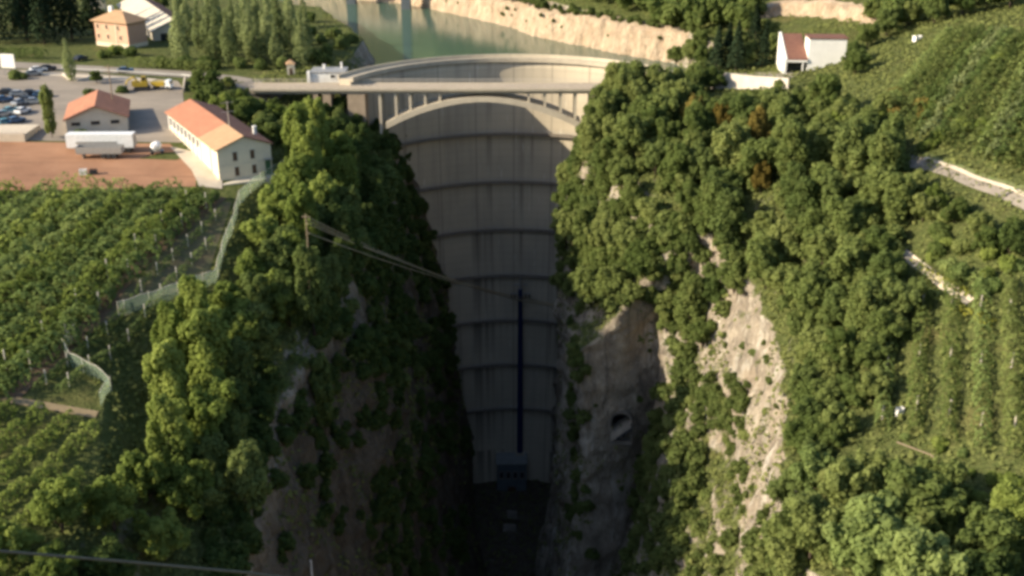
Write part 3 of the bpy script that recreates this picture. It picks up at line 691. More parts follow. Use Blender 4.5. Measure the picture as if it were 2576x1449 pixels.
for px in range(1400, 1620, 52):
    for py in range(440, 745, 58):
        p = hit(px + rt.uniform(-20, 20), py + rt.uniform(-20, 20))
        if p and p.x < 24 and p.y < 296: plant(rt.choice(['broad', 'tall']), p.x, p.y, rt.uniform(2.8, 3.8), 1.0, rt.choice(['leaf_olive', 'leaf_olive', 'leaf_deep']), 'green tree overhanging the gorge on the steep left flank of the right wood', 'trees on the steep flank of the right wood', z=p.z - 2.2)
for x, y, z_, r_ in ((13.2, 262, -33, 4.0), (12.8, 255, -31, 4.0), (13.6, 247, -29, 4.0), (13.4, 270, -29, 3.8), (14, 277, -25, 3.6), (15.5, 258, -25, 4.0), (16, 268, -22, 4.0)):
    plant('broad', x, y, r_, .95, 'leaf_olive', 'green tree overhanging the gorge on the steep left flank of the right wood', 'trees on the steep flank of the right wood', z=z_)
for x, y, r_, hs in ((18.6, 265, 4.2, 1.15), (20.4, 271, 4.2, 1.15), (17.8, 259, 4.2, 1.05), (22.5, 276, 4.0, 1.1), (24, 271, 4.2, 1.15), (27.5, 277, 4.0, 1.0), (25.5, 266, 4.0, 1.12), (29.5, 270, 4.2, 1.12), (34, 272, 4.0, 1.0), (22, 259, 3.8, 1.1), (39, 274, 3.6, .95), (20.5, 268, 3.4, 1.1), (44, 277, 3.2, .9)):
    plant('tall', x, y, r_, hs, 'leaf_olive', 'tall green tree on the knoll hiding the right end of the road bridge', 'tall trees on the knoll by the bridge')
# trees hugging the lip and ledges of the right cliff
lip_r = [(1500, 690, 3.0), (1545, 715, 2.6), (1600, 722, 2.8), (1655, 735, 2.8), (1705, 760, 2.4), (1760, 770, 2.6), (1690, 850, 2.2), (1715, 930, 2.6), (1745, 1000, 2.4), (1790, 985, 2.8), (1830, 1010, 2.4), (1700, 1050, 2.8),
         (1660, 1100, 3.0), (1640, 1180, 3.0), (1690, 1180, 3.2), (1655, 1270, 3.0), (1610, 1330, 2.8), (1720, 1260, 2.6), (1790, 1240, 2.4), (1765, 1330, 2.2), (1830, 1290, 2.4), (1590, 1420, 2.6), (1880, 1090, 1.8), (1850, 1190, 1.6), (1720, 1110, 2.6), (1670, 1380, 2.4),
         (1900, 880, 1.6), (1800, 880, 1.5), (1860, 960, 1.6), (1930, 1030, 1.6), (1620, 1220, 2.6), (1830, 1100, 1.5), (1740, 900, 1.6)]
for px, py, r_ in lip_r:
    p = hit(px, py); plant('bush', p.x, p.y, r_, .9, rt.choice(['leaf_deep', 'leaf_olive', 'leaf_olive']), 'large green shrub rooted on the ledges of the right cliff' if r_ >= 2.3 else 'green shrub clinging to the pale right cliff', 'large shrubs on the right cliff ledges' if r_ >= 2.3 else 'shrubs on the right cliff', z=p.z - r_ * .75)
# ---- left rim: big bright trees
rim_l = [(-43, 246, 4.6, 1.45, 'leaf_bright'), (-38, 240, 4.4, 1.4, 'leaf_bright'), (-45, 236, 4.4, 1.3, 'leaf_bright'), (-36, 251, 4.6, 1.3, 'leaf_deep'), (-41, 228, 4.4, 1.35, 'leaf_bright'), (-35, 230, 4.2, 1.3, 'leaf_bright'),
         (-44, 219, 4.0, 1.25, 'leaf_bright'), (-38, 217, 4.2, 1.3, 'leaf_bright'), (-44.5, 209, 3.8, 1.2, 'leaf_bright'), (-39, 205, 4.3, 1.3, 'leaf_bright'), (-45, 199, 3.6, 1.2, 'leaf_bright'), (-41, 193, 4.2, 1.25, 'leaf_bright'),
         (-45, 187, 3.2, 1.2, 'leaf_bright'), (-40, 182, 4.2, 1.2, 'leaf_bright'), (-47, 176, 3.6, 1.1, 'leaf_bright'), (-51, 170, 3.6, 1.4, 'leaf_bright'), (-44, 172, 4.2, 1.2, 'leaf_bright'), (-53, 163, 3.8, 1.3, 'leaf_bright'),
         (-47, 161, 4.4, 1.4, 'leaf_bright'), (-51, 153, 4.0, 1.3, 'leaf_bright'), (-45, 150, 4.4, 1.4, 'leaf_bright'), (-48.5, 143, 4.0, 1.3, 'leaf_bright'), (-45, 137, 3.8, 1.3, 'leaf_bright'), (-50, 136, 3.6, 1.2, 'leaf_bright'),
         (-52, 128, 3.6, 1.2, 'leaf_bright'), (-46, 129, 3.4, 1.1, 'leaf_bright'), (-57, 124, 3.4, 1.2, 'leaf_bright'), (-50, 120, 3.4, 1.1, 'leaf_deep'), (-61, 118, 3.2, 1.1, 'leaf_bright'), (-55, 115, 3.2, 1.1, 'leaf_bright'), (-46, 113, 3.4, 1.1, 'leaf_deep'), (-66, 111, 3.2, 1.1, 'leaf_bright'), (-58, 107, 3.2, 1.0, 'leaf_deep'), (-51, 105, 3.2, 1.1, 'leaf_deep')]
for x, y, r_, hs, m in rim_l:
    plant(rt.choice(['broad', 'tall']) if hs > 1.2 else 'broad', x, y, r_ * 1.12, hs * .86, m, 'bright green leafy tree on the left rim of the gorge' if m == 'leaf_bright' else 'dark green leafy tree on the left rim of the gorge', 'bright trees along the left rim' if m == 'leaf_bright' else 'dark trees along the left rim')
# shaded trees on the left slope down to the rock
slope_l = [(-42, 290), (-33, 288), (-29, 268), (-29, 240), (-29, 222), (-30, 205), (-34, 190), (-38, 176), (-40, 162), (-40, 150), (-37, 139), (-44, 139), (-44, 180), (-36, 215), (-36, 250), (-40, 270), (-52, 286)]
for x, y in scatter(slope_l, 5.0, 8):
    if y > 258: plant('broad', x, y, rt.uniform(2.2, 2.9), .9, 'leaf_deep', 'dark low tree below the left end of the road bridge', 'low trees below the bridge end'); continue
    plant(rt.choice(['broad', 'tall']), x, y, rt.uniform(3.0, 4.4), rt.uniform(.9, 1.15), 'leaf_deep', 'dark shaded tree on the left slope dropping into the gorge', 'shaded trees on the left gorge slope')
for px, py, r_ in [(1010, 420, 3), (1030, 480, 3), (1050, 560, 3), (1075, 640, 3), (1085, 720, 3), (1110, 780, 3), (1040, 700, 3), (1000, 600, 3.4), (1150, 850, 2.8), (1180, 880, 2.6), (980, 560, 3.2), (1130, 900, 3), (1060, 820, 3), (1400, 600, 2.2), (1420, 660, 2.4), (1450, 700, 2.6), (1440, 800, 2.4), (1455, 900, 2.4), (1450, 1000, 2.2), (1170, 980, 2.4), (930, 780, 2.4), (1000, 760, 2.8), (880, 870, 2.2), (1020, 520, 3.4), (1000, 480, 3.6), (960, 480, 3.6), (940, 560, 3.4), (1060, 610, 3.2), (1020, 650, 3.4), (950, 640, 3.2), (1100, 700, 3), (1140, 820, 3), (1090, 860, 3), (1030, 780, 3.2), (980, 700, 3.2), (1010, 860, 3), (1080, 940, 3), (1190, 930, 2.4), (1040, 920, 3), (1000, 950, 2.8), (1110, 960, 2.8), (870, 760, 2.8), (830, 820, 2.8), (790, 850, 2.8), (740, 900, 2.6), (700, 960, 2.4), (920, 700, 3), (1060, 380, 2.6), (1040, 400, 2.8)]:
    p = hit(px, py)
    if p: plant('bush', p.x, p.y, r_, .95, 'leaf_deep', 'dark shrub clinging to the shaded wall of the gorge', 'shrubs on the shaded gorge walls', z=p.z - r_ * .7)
hang = []
for py in range(330, 930, 26):
    xr = 1022 + (py - 330) * .315; xl = max(700 + max(0, py - 640) * .55, 760 if py < 640 else 800)
    for px in np.arange(xl, xr, 30):
        p = hit(px + rt.uniform(-14, 14), py + rt.uniform(-12, 12))
        if p is None or p.y > 316 or p.x > 0: continue
        if proj(p)[0] > xr: continue
        if py > 660 and noise.noise(Vector((px * .012, py * .007, 3))) > .12: continue
        r_ = rt.uniform(1.9, 3.2); hang.append((p.x, p.y, r_, p.z - r_ * .75))
for py in range(900, 1449, 30):
    for px in np.arange(960, 1215, 34):
        p = hit(px + rt.uniform(-14, 14), py + rt.uniform(-12, 12))
        if p is None or p.y > 312 or p.x > -6 or p.z < -112 or noise.noise(Vector((px * .014, py * .007, 3))) > .18: continue
        hang.append((p.x, p.y, rt.uniform(1.6, 2.6), p.z - 1.4))
for px, py in [(x_, y_) for y_ in range(930, 1449, 30) for x_ in range(540, 960, 34)]:
    edge = 700 - max(0, py - 1050) * .22
    if px > edge and noise.noise(Vector((px * .013, py * .008, 9))) < .06: continue
    p = hit(px + rt.uniform(-14, 14), py + rt.uniform(-12, 12))
    if p is None or p.x > -24 or (abs(px - 784) < 50 and py > 1330): continue
    hang.append((p.x, p.y, rt.uniform(1.2, 2.2), p.z - 1.0))
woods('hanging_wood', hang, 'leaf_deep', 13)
scrub = zone([(1700, 1000), (1765, 1040), (1775, 1180), (1740, 1330), (1690, 1449), (1570, 1449), (1600, 1250), (1625, 1080), (1650, 980)], 30, 1.5, 2.6) \
    + zone([(1695, 770), (1760, 800), (1735, 930), (1760, 1020), (1700, 1060), (1700, 900)], 30, 1.5, 2.4) \
    + zone([(1735, 930), (1860, 965), (1890, 1070), (1800, 1085), (1740, 1040)], 28, 1.3, 2.2) \
    + zone([(1395, 580), (1470, 700), (1480, 900), (1465, 1150), (1500, 1400), (1440, 1400), (1430, 1100), (1440, 900), (1440, 740)], 28, 1.3, 2.2, .85) \
    + zone([(1760, 800), (1960, 870), (1985, 1050), (1870, 1040)], 34, .6, 1.1, .45) + zone([(1830, 1070), (1868, 1080), (1890, 1300), (1850, 1280)], 24, .8, 1.5, .9) \
    + zone([(1690, 1340), (1890, 1310), (1900, 1449), (1670, 1449)], 34, 1.0, 1.9, .6) + zone([(1480, 730), (1720, 740), (1720, 790), (1480, 800)], 30, 1.3, 2.1, .8) \
    + zone([(1770, 1080), (1960, 1080), (1960, 1300), (1870, 1300)], 40, .5, 1.0, .4) + zone([(1480, 830), (1690, 830), (1600, 1250), (1500, 1250)], 56, .5, 1.0, .3)
us_ = [(x, y, rt.uniform(1.5, 2.3), gz(x, y) + rt.uniform(-.3, 1.6)) for x, y in scatter(wood_r, 3.1, 55, 9000, avoid=lambda x, y: (x - 56) ** 2 + (y - 268) ** 2 < 190 or any(-1 < b_ - y < 8 and abs(x - a * y / b_) < 3 for a, b_ in RUST))]
woods('understory', us_, 'leaf_olive', 57)
woods('flank_scrub', zone([(1480, 480), (1640, 520), (1730, 620), (1720, 720), (1500, 720), (1440, 600)], 30, 1.6, 2.5), 'leaf_olive', 29)
scrub += zone([(1880, 1320), (2010, 1290), (2030, 1449), (1880, 1449)], 30, 1.4, 2.3)
woods('cliff_scrub', scrub, 'leaf_scrub', 23)
for poly, kind_m, lb, g in (([(1630, 560), (1800, 530), (1890, 690), (1860, 760), (1790, 790), (1720, 770), (1640, 735)], 'leaf_olive', 'green tree on the brow just above the two right cliffs', 'trees on the brow above the right cliffs'),
                     ([(1985, 780), (2110, 770), (2180, 1060), (2080, 1180), (1975, 1270), (2010, 1080)], 'leaf_olive', 'green tree in the wood between the pale cliff and the right vineyard', 'trees between the pale cliff and the vineyard')):
    for x, y, r_, z in zone(poly, 52, 2.4, 3.4, 1.0): plant('broad', x, y, r_, 1.0, rt.choice([kind_m, kind_m, 'leaf_deep']), lb, g, z=z + r_ * .2)
# ---- grove between the long warehouse and the bridge
for x, y in scatter([(-80, 292), (-78, 280), (-71, 264), (-63, 262), (-57, 254), (-51, 240), (-46, 256), (-44, 272), (-47, 281), (-58, 284)], 4.2, 21):
    plant('broad', x, y, rt.uniform(2.5, 3.2) * (.8 if y > 272 else 1.0), rt.uniform(.85, 1.0), rt.choice(['leaf_deep', 'leaf_bright', 'leaf_olive']), 'leafy green tree in the grove between the long warehouse and the bridge', 'trees between warehouse and bridge')
# ---- poplars and conifers beyond the road
pop = [(-101, 318), (-96, 326), (-90, 317), (-86, 330), (-82, 320), (-77, 314), (-74, 326), (-70, 318), (-66, 331), (-64, 316), (-60, 324), (-57, 315), (-92, 340), (-80, 343), (-70, 344), (-60, 336), (-98, 350), (-86, 356), (-76, 360), (-66, 352), (-104, 338), (-94, 368), (-82, 374), (-72, 378), (-62, 346), (-110, 352), (-104, 366), (-98, 320), (-93, 323), (-84, 324), (-79, 327), (-72, 320), (-68, 325), (-88, 336), (-75, 335), (-65, 340), (-90, 348), (-80, 351), (-72, 352), (-97, 332), (-101, 344)]
for x, y in pop:
    if proj((x, y, 2))[0] < 440: continue
    h = rt.uniform(3.2, 4.5)
    plant('poplar', x, y, h, rt.uniform(.9, 1.15), 'leaf_poplar', 'tall slender pale green poplar in the stand beside the lake', 'poplars beside the lake')
for x, y in [(-56, 322), (-53, 332), (-50, 342), (-52, 318), (-58, 350), (-49, 352), (-63, 366), (-68, 390), (-55, 360), (-74, 312), (-68, 311), (-62, 312), (-88, 312), (-95, 313), (-82, 311)]:
    plant('bush', x, y, rt.uniform(2.4, 3.4), 1.0, 'leaf_deep', 'low dark green shrub at the foot of the poplars', 'low shrubs under the poplars')
for x, y in [(-160, 352), (-153, 346), (-146, 350), (-139, 345), (-165, 362), (-150, 360), (-134, 354), (-142, 362), (-158, 370), (-172, 350), (-130, 362)]:
    plant('conifer', x, y, rt.uniform(5.0, 6.0), rt.uniform(1.25, 1.5), 'needle', 'tall dark conifer in the group beside the salmon villa', 'conifers beside the villa')
for px, py, r_ in ((640, 60, 3), (410, 30, 3), (220, 70, 2.6), (255, 62, 2.4), (560, 70, 3)):
    p = atz(px, py, -2); plant('broad', p.x, p.y, r_, 1.0, 'leaf_olive', 'rounded tree on the meadow behind the villa', 'trees on the meadow behind the villa')
# single trees in the yard
for (px, py, k, r_, hs, m, lb) in ((182, 208, 'poplar', 3.0, .95, 'leaf_poplar', 'slim green tree on the planted island beside the road'), (132, 345, 'tall', 2.3, 1.9, 'leaf_olive', 'leaning dark tree between the parked cars and the small warehouse'),
     (245, 213, 'broad', 1.9, .9, 'leaf_olive', 'round olive shrubby tree at the edge of the yard beside the pole'), (222, 238, 'bush', 2.0, .8, 'leaf_deep', 'dark shrub behind the small warehouse'),
     (308, 232, 'bush', 2.3, .7, 'leaf_deep', 'low dark shrub in front of the yellow excavator'), (200, 345, 'bush', 2.0, .9, 'leaf_bright', 'bright shrub at the left corner of the small warehouse'),
     (45, 205, 'bush', 2.6, .9, 'leaf_deep', 'dark clipped bush in front of the white billboard'), (290, 142, 'bush', 2.8, .9, 'leaf_bright', 'bright bush at the foot of the salmon villa'), (335, 145, 'bush', 2.8, .9, 'leaf_deep', 'dark bush at the right corner of the salmon villa'),
     (262, 150, 'bush', 2.6, .8, 'leaf_olive', 'olive bush beside the villa driveway')):
    p = atz(px, py, -2 if py < 250 else -4); plant(k, p.x, p.y, r_, hs, m, lb)
# ---- right bank beyond the dam
for px, py, k, r_ in ((1700, 165, 'broad', 3.2), (1735, 160, 'broad', 3.4), (1770, 172, 'broad', 3.0), (1800, 180, 'conifer', 3.6), (1825, 170, 'conifer', 3.6), (1850, 178, 'conifer', 3.8), (1880, 170, 'broad', 3.2), (1915, 168, 'conifer', 3.4), (1945, 150, 'broad', 3.2), (1760, 130, 'broad', 3.0), (1900, 120, 'conifer', 3.6), (1930, 110, 'broad', 3.2), (1860, 125, 'broad', 3.0)):
    p = hit(px, py); plant(k, p.x, p.y, r_, 1.05, 'needle' if k == 'conifer' else 'leaf_olive', 'dark conifer beside the dam end and the white house' if k == 'conifer' else 'green tree between the lake and the white house', 'conifers near the white house' if k == 'conifer' else 'trees between lake and white house')
far_r = [(56, 352), (40, 378), (22, 402), (8, 430), (-12, 458), (-34, 492), (-10, 520), (60, 470), (120, 420), (150, 360), (130, 310), (104, 290), (92, 296), (88, 318), (70, 330)]
ub = [hit(*q_) for q_ in ((1900, 52), (1960, 36), (2040, 38), (2110, 44), (2170, 52), (2230, 60))]
tag(rock_band('hillside_cliff', [(q_.x, q_.y, q_.z - 2, q_.z + 4.2) for q_ in ub], M['shore'], ''), kind='structure')
woods('shore_scrub', shore_scrub(), 'leaf_scrub', 41)
woods('distant_woods', [(x, y, rt.uniform(3.2, 5.2)) for x, y in scatter(far_r, 6.0, 31, 9000, avoid=lambda x, y: 1900 < proj((x, y, gz(x, y)))[0] < 2230 and proj((x, y, gz(x, y)))[1] < 112)], 'leaf_olive', 3)
# trees between right wood and vineyards, behind and right of the white house
for px, py, r_, m in ((2150, 165, 3.0, 'leaf_deep'), (2180, 120, 3.4, 'leaf_olive'), (2230, 95, 3.6, 'leaf_deep'), (2280, 70, 3.6, 'leaf_olive'), (2150, 190, 3.2, 'leaf_olive'), (2350, 60, 4, 'leaf_deep'), (2420, 40, 4, 'leaf_deep'), (2480, 25, 4, 'leaf_deep'), (2200, 60, 4, 'leaf_olive'), (2540, 20, 4.5, 'leaf_deep'),
     (2030, 285, 2.6, 'leaf_bright'), (2085, 285, 2.6, 'leaf_olive'), (2130, 300, 2.6, 'leaf_olive'), (2100, 340, 3.0, 'leaf_bright'), (2170, 340, 3.0, 'leaf_olive'), (2210, 300, 2.8, 'leaf_olive'), (2180, 400, 3.2, 'leaf_deep'), (2240, 440, 3.2, 'leaf_deep'), (2300, 500, 2.6, 'leaf_olive'), (2350, 530, 2.3, 'leaf_bright'), (2400, 560, 2.3, 'leaf_olive'), (2460, 600, 2.3, 'leaf_olive'), (2545, 600, 1.9, 'leaf_olive'),
     (2260, 520, 3.0, 'leaf_deep'), (2200, 520, 3.2, 'leaf_deep'), (2320, 560, 2.6, 'leaf_olive'), (2540, 640, 2.6, 'leaf_deep'), (2480, 640, 2.4, 'leaf_olive'), (2160, 590, 3.2, 'leaf_deep'), (2200, 650, 3.0, 'leaf_deep'), (2190, 760, 3.0, 'leaf_olive'), (2200, 840, 2.8, 'leaf_deep'), (2180, 930, 2.8, 'leaf_olive'), (2190, 1010, 2.6, 'leaf_olive')):
    p = hit(px, py)
    if p: plant('broad', p.x, p.y, r_, 1.0, m, {'leaf_deep': 'dark green tree at the edge of the right hand vineyards', 'leaf_olive': 'olive tree at the edge of the right hand vineyards', 'leaf_bright': 'bright tree below the white house'}[m], {'leaf_deep': 'dark trees by the right vineyards', 'leaf_olive': 'olive trees by the right vineyards', 'leaf_bright': 'bright trees below the white house'}[m])
# big near trees at the bottom right
for x, y, r_, m in ((37, 120, 3.8, 'leaf_olive'), (43, 126, 3.8, 'leaf_olive'), (42, 114, 4.4, 'leaf_vine'), (49, 118, 4.2, 'leaf_olive'), (36, 111, 4.0, 'leaf_vine'), (46, 106, 4.2, 'leaf_vine'), (53, 123, 3.0, 'leaf_olive'), (40, 133, 2.8, 'leaf_vine'), (54, 110, 3.4, 'leaf_olive'), (59, 115, 2.6, 'leaf_bright'), (39, 103, 4, 'leaf_olive'), (62, 107, 2.8, 'leaf_olive'), (34, 104, 3.6, 'leaf_olive'), (47, 130, 2.6, 'leaf_olive'), (51, 104, 3.2, 'leaf_deep')):
    plant('broad', x, y, r_ * 1.25, 1.0, m, 'large leafy tree in the near right corner above the cliff', 'large trees in the near right corner')
print('TREES', NTREE)

# ------------------------------------------------------------------ vines and orchards: every row a thing with its posts
def vine_row(p0, p1, wd, ht, label, group, m='leaf_vine', posts=0, post_h=2.2, lump=.5, seed=0, dens=1.0, size=.24):
    rng = np.random.default_rng(seed); p0 = Vector(p0); p1 = Vector(p1); ln = (p1 - p0).length; d = (p1 - p0) / ln; nn = Vector((-d.y, d.x))
    c = (p0 + p1) / 2; base = Vector((c.x, c.y, gz(c.x, c.y)))
    root = empty('vine_row', base, 0, label, 'vine row', group)
    n = int(ln * 34 * dens * (wd + ht) / 3.0); s = rng.random(n) * ln; a = rng.random(n) * math.pi * 1.15 - .24
    lob = np.array([noise.fractal(Vector((x_ * .55, seed * 3.7, 0)), .8, 2, 3) for x_ in s]); lob2 = np.array([noise.noise(Vector((x_ * .5 + 50, seed * 2.1, 4))) for x_ in s])
    k = 1 + lob * lump; off = np.cos(a) * wd / 2 * k + lob2 * wd * .25; up_ = ht * .35 + np.sin(a) * ht * .65 * k
    P = np.empty((n, 3))
    gs = np.linspace(0, ln, max(3, int(ln / 2))); gv = [gz(p0.x + d.x * q, p0.y + d.y * q) for q in gs]
    P[:, 0] = p0.x + d.x * s + nn.x * off - base.x; P[:, 1] = p0.y + d.y * s + nn.y * off - base.y; P[:, 2] = np.interp(s, gs, gv) + up_ - base.z
    Nn = np.stack([nn.x * np.cos(a), nn.y * np.cos(a), np.sin(a) + .2], 1) + rng.normal(size=(n, 3)) * .5
    leaf_mesh('foliage', P, Nn, size * (.7 + .7 * rng.random(n)), .3 + lob * .5 + rng.random(n) * .4, M[m], root)
    for i in range(posts):
        f = (i + .5) / posts; x, y = p0.x + d.x * ln * f, p0.y + d.y * ln * f; z = gz(x, y); b = MB()
        b.box(x - base.x - .09, x - base.x + .09, y - base.y - .09, y - base.y + .09, z - base.z - .4, z - base.z + post_h); b.build('post', M['post'], root)
    return root
dl = Vector((.235, .972))
k = 0
def rim_x(y): return float(np.interp(y, [105, 122, 130, 146, 150, 157, 163, 170, 182, 194, 212, 231], [-58, -58, -56, -57, -60, -66, -69, -65, -52, -52.5, -54, -51]))
for i in range(21):                                    # broad bushy rows of the upper left orchard
    x0 = -74.5 - i * 3.6; y1 = 213 - (i > 6) * 0; y0 = 140 if i < 10 else 150
    q0 = (x0, y0); q1 = (x0 + (y1 - y0) * dl.x / dl.y, y1)
    vine_row(q0, q1, 3.0, 2.7, 'broad bushy vine row in the upper left vineyard', 'bushy rows of the upper left vineyard', posts=8 if i < 2 else 0, post_h=3.2, m='leaf_bright' if i % 3 == 1 else 'leaf_vine', lump=1.15, seed=i + 1, size=.30)
for i in range(5):                                     # young rows with pale posts between the earth track and the net
    seg = []
    for y in np.arange(148, 216, 1.0):
        x = -69.0 + i * 3.3 + (y - 146) * .235
        if x < rim_x(y) - 1.0: seg.append((x, y))
    if len(seg) > 8:
        vine_row(seg[0], seg[-1], .9, 1.6, 'thin young vine row with pale posts, number %s from the earth track' % ['one', 'two', 'three', 'four', 'five'][i] if i else 'thin young vine row with pale posts right beside the earth track', 'young vine rows beside the net', posts=max(3, int((seg[-1][1] - seg[0][1]) / 5)), post_h=2.3, lump=.4, seed=40 + i, dens=.8, size=.2)
for i in range(11):                                    # lower left rows below the terrace strip
    x0 = -93 + i * 4.1; y0 = 108; y1 = 143.5; q = (x0 + (y1 - y0) * .42, y1)
    f1 = 1.0
    while f1 > .2 and x0 + (q[0] - x0) * f1 > rim_x(y0 + (y1 - y0) * f1) - 1.2: f1 -= .04
    vine_row((x0, y0), (x0 + (q[0] - x0) * f1, y0 + (y1 - y0) * f1), 1.7, 2.3, 'leafy vine row on the grassy lower left terrace', 'vine rows on the lower left terrace', m='leaf_bright', lump=.7, seed=60 + i, size=.24)
# right: rows running up the slope towards the hillside road
for i in range(7):
    a_ = hit(2215 + i * 85, 1090 + i * 18); b_ = hit(2255 + i * 70, 690 + i * 8)
    vine_row(a_.to_2d(), b_.to_2d(), 1.9, 2.5, ['tall vine row nearest the wood in the right vineyard, with a bare pale middle', 'second vine row from the wood in the right vineyard', 'third vine row from the wood in the right vineyard', 'fourth vine row from the wood in the right vineyard', 'fifth vine row from the wood in the right vineyard', 'sixth vine row from the wood in the right vineyard', 'vine row farthest from the wood in the right vineyard'][i], 'vine rows of the right vineyard', posts=6 if i == 0 else 3, lump=.7, seed=80 + i, m='leaf_olive' if i % 3 else 'leaf_vine', size=.24)
for i in range(17):                                    # upper right vineyard, rows slanting up the hill
    q0 = hit(2200 + i * 26, 312 + i * 9); x0, y0 = q0.x, q0.y
    q1 = (x0 + 30, y0 + 46)
    vine_row((x0, y0), q1, 1.9, 2.2, 'vine row slanting up the upper right hillside', 'vine rows on the upper right hillside', lump=1.4, seed=110 + i, m=('leaf_vine', 'leaf_olive', 'leaf_scrub', 'leaf_olive', 'leaf_vine', 'leaf_poplar')[i % 6], size=.30, dens=.75)

# ------------------------------------------------------------------ undergrowth over the vegetated ground
def undergrowth():
    V = np.array(GV); F = np.array(GF); c = V[F].mean(1); e1 = V[F[:, 2]] - V[F[:, 0]]; e2 = V[F[:, 3]] - V[F[:, 1]]; nr = np.cross(e1, e2); area = np.linalg.norm(nr, axis=1) / 2; nr /= np.linalg.norm(nr, axis=1, keepdims=True) + 1e-9
    nr *= np.sign(nr[:, 2:3] + 1e-9)
    nz = nr[:, 2]; x, y, z = c.T
    ok = (y > 96) & (y < 520) & (x > -75) & (x < 170) & ~((z < -8.6) & (y > 318))
    left_plateau = (x < np.interp(y, [105, 122, 130, 146, 150, 157, 163, 170, 182, 194, 212, 231, 262, 300], [-58, -58, -56, -57, -60, -66, -69, -65, -52, -52.5, -53, -51, -60, -66]))
    ok &= ~left_plateau
    pn = np.array([noise.fractal(Vector((a * .11, b_ * .11, c_ * .05)), .8, 2, 3) for a, b_, c_ in c])
    veg = np.clip((nz - .42) / .25 + pn * .7, 0, 1)
    wall = ((pn > .12) & (nz < .6)).astype(float) * .55; wall[(x < 0) & (y > 190)] *= 1.5
    wgt = np.where(nz > .5, veg, np.maximum(veg * .6, wall)) * area * ok
    vine = (x > 58) & (y < 185) & (nz > .6); wgt[vine] *= .45
    wgt[(y > 330)] *= .25; wgt[z < -100] *= .3
    rng = np.random.default_rng(77); n = 120000
    k = rng.choice(len(F), size=n, p=wgt / wgt.sum()); a = rng.random((n, 1)); b_ = rng.random((n, 1)); q = V[F[k]]
    P = q[:, 0] * (1 - a) * (1 - b_) + q[:, 1] * a * (1 - b_) + q[:, 2] * a * b_ + q[:, 3] * (1 - a) * b_
    cl = np.array([noise.noise(Vector((p[0] * .45, p[1] * .45, p[2] * .4))) for p in P]); h = np.clip(.35 + cl * 1.3, 0, 1.5) * rng.random(n)
    P = P + nr[k] * (h[:, None] + .05); Nn = nr[k] * .8 + rng.normal(size=(n, 3)) * .55 + np.array([-.2, 0, .3])
    o = leaf_mesh('undergrowth', P, Nn, .26 + .3 * rng.random(n), .35 + cl * .7 + rng.random(n) * .35, M['leaf_under']); tag(o, kind='stuff')
M['leaf_under'] = leaf('leaves_undergrowth', (0.088, 0.127, 0.037), (0.182, 0.215, 0.068), (0.187, 0.182, 0.066), .4)
undergrowth()

# ------------------------------------------------------------------ buildings on the left plateau
def gable_house(name, loc, rz, wd, ln, eave, ridge, label, cat, mats, over=.5, th=.22):
    """local x across the gable, y along the ridge away from the front gable; mats: wall, left slope, right slope"""
    root = empty(name, loc, rz, label, cat)
    b = MB(); b.prism([(0, -1.5), (wd, -1.5), (wd, eave), (wd / 2, ridge), (0, eave)], 0, ln); b.build('wall', mats[0], root)
    sl_ = (ridge - eave) / (wd / 2)
    def slope(side, y0, y1, m, lab=None):
        b = MB()
        xa, xb = (-over, wd / 2) if side < 0 else (wd + over, wd / 2)
        za = eave - over * sl_ + .03; zb = ridge + .03
        b.prism([(xa, za), (xb, zb), (xb, zb + th), (xa, za + th)], y0, y1); o = b.build('roof_slope', m, root)
        if lab: o['label'] = lab
        return o
    return root, slope
def window(parent, c, sx, sz, axis, m_frame, m_pane, depth=.10):
    """axis 'x': window lies in an xz wall (front), outwards -y; axis 'y': lies in a yz wall, outwards -x"""
    x, y, z = c; b = MB(); p = MB(); t = .12
    def put(mb, a0, a1, z0, z1, d0, d1):
        if axis == 'x': mb.box(x + a0, x + a1, y - d1, y - d0, z + z0, z + z1)
        else: mb.box(x - d1, x - d0, y + a0, y + a1, z + z0, z + z1)
    put(b, -sx / 2 - t, -sx / 2, -sz / 2, sz / 2, -.02, depth); put(b, sx / 2, sx / 2 + t, -sz / 2, sz / 2, -.02, depth)
    put(b, -sx / 2 - t, sx / 2 + t, sz / 2, sz / 2 + t, -.02, depth); put(b, -sx / 2 - t, sx / 2 + t, -sz / 2 - t, -sz / 2, -.02, depth + .06)
    f = b.build('window', m_frame, parent); put(p, -sx / 2, sx / 2, -sz / 2, sz / 2, -.02, .025); p.build('pane', m_pane, f); return f

# long warehouse
lw, slope = gable_house('warehouse', (-58.4, 221.6, -6.6), R(30), 11.0, 37.5, 6.4, 8.5, 'long cream warehouse with an orange roof that turns tan towards its front gable', 'warehouse', [M['plaster'], None])
slope(-1, 11.5, 38.0, M['tile']); slope(-1, -.5, 11.5, M['tile_tan'], 'tan front part of the left roof slope'); slope(1, -.5, 38.0, M['tile_brown'], 'right roof slope, its shade side coloured dark brown')  # right slope gets darker tiles: its shade is put into the colour
for u, z in ((.32, 4.7), (.645, 4.7), (.335, 1.6), (.66, 1.6)): window(lw, (11 * u, 0, z), .85, 1.8, 'x', M['plaster_grey'], M['shutter'])
b = MB(); b.box(.2, 10.8, -.06, .02, 3.05, 3.22); b.build('string_course', M['plaster_grey'], lw)
b = MB(); b.box(9.6, 10.7, -.08, .02, .1, 3.0); b.build('door', M['green_door'], lw)
b = MB(); b.box(8.5, 9.2, -.5, .0, .0, 1.0); b.build('meter_box', M['dark'], lw)
b = MB(); b.box(9.3, 10.9, -1.0, .02, 3.3, 3.45); b.build('door_canopy', M['grey_metal'], lw)
for i in range(8): window(lw, (0, 13.6 + i * 3.05, 4.7), 1.5, 1.7, 'y', M['white_wall'], M['glass'])
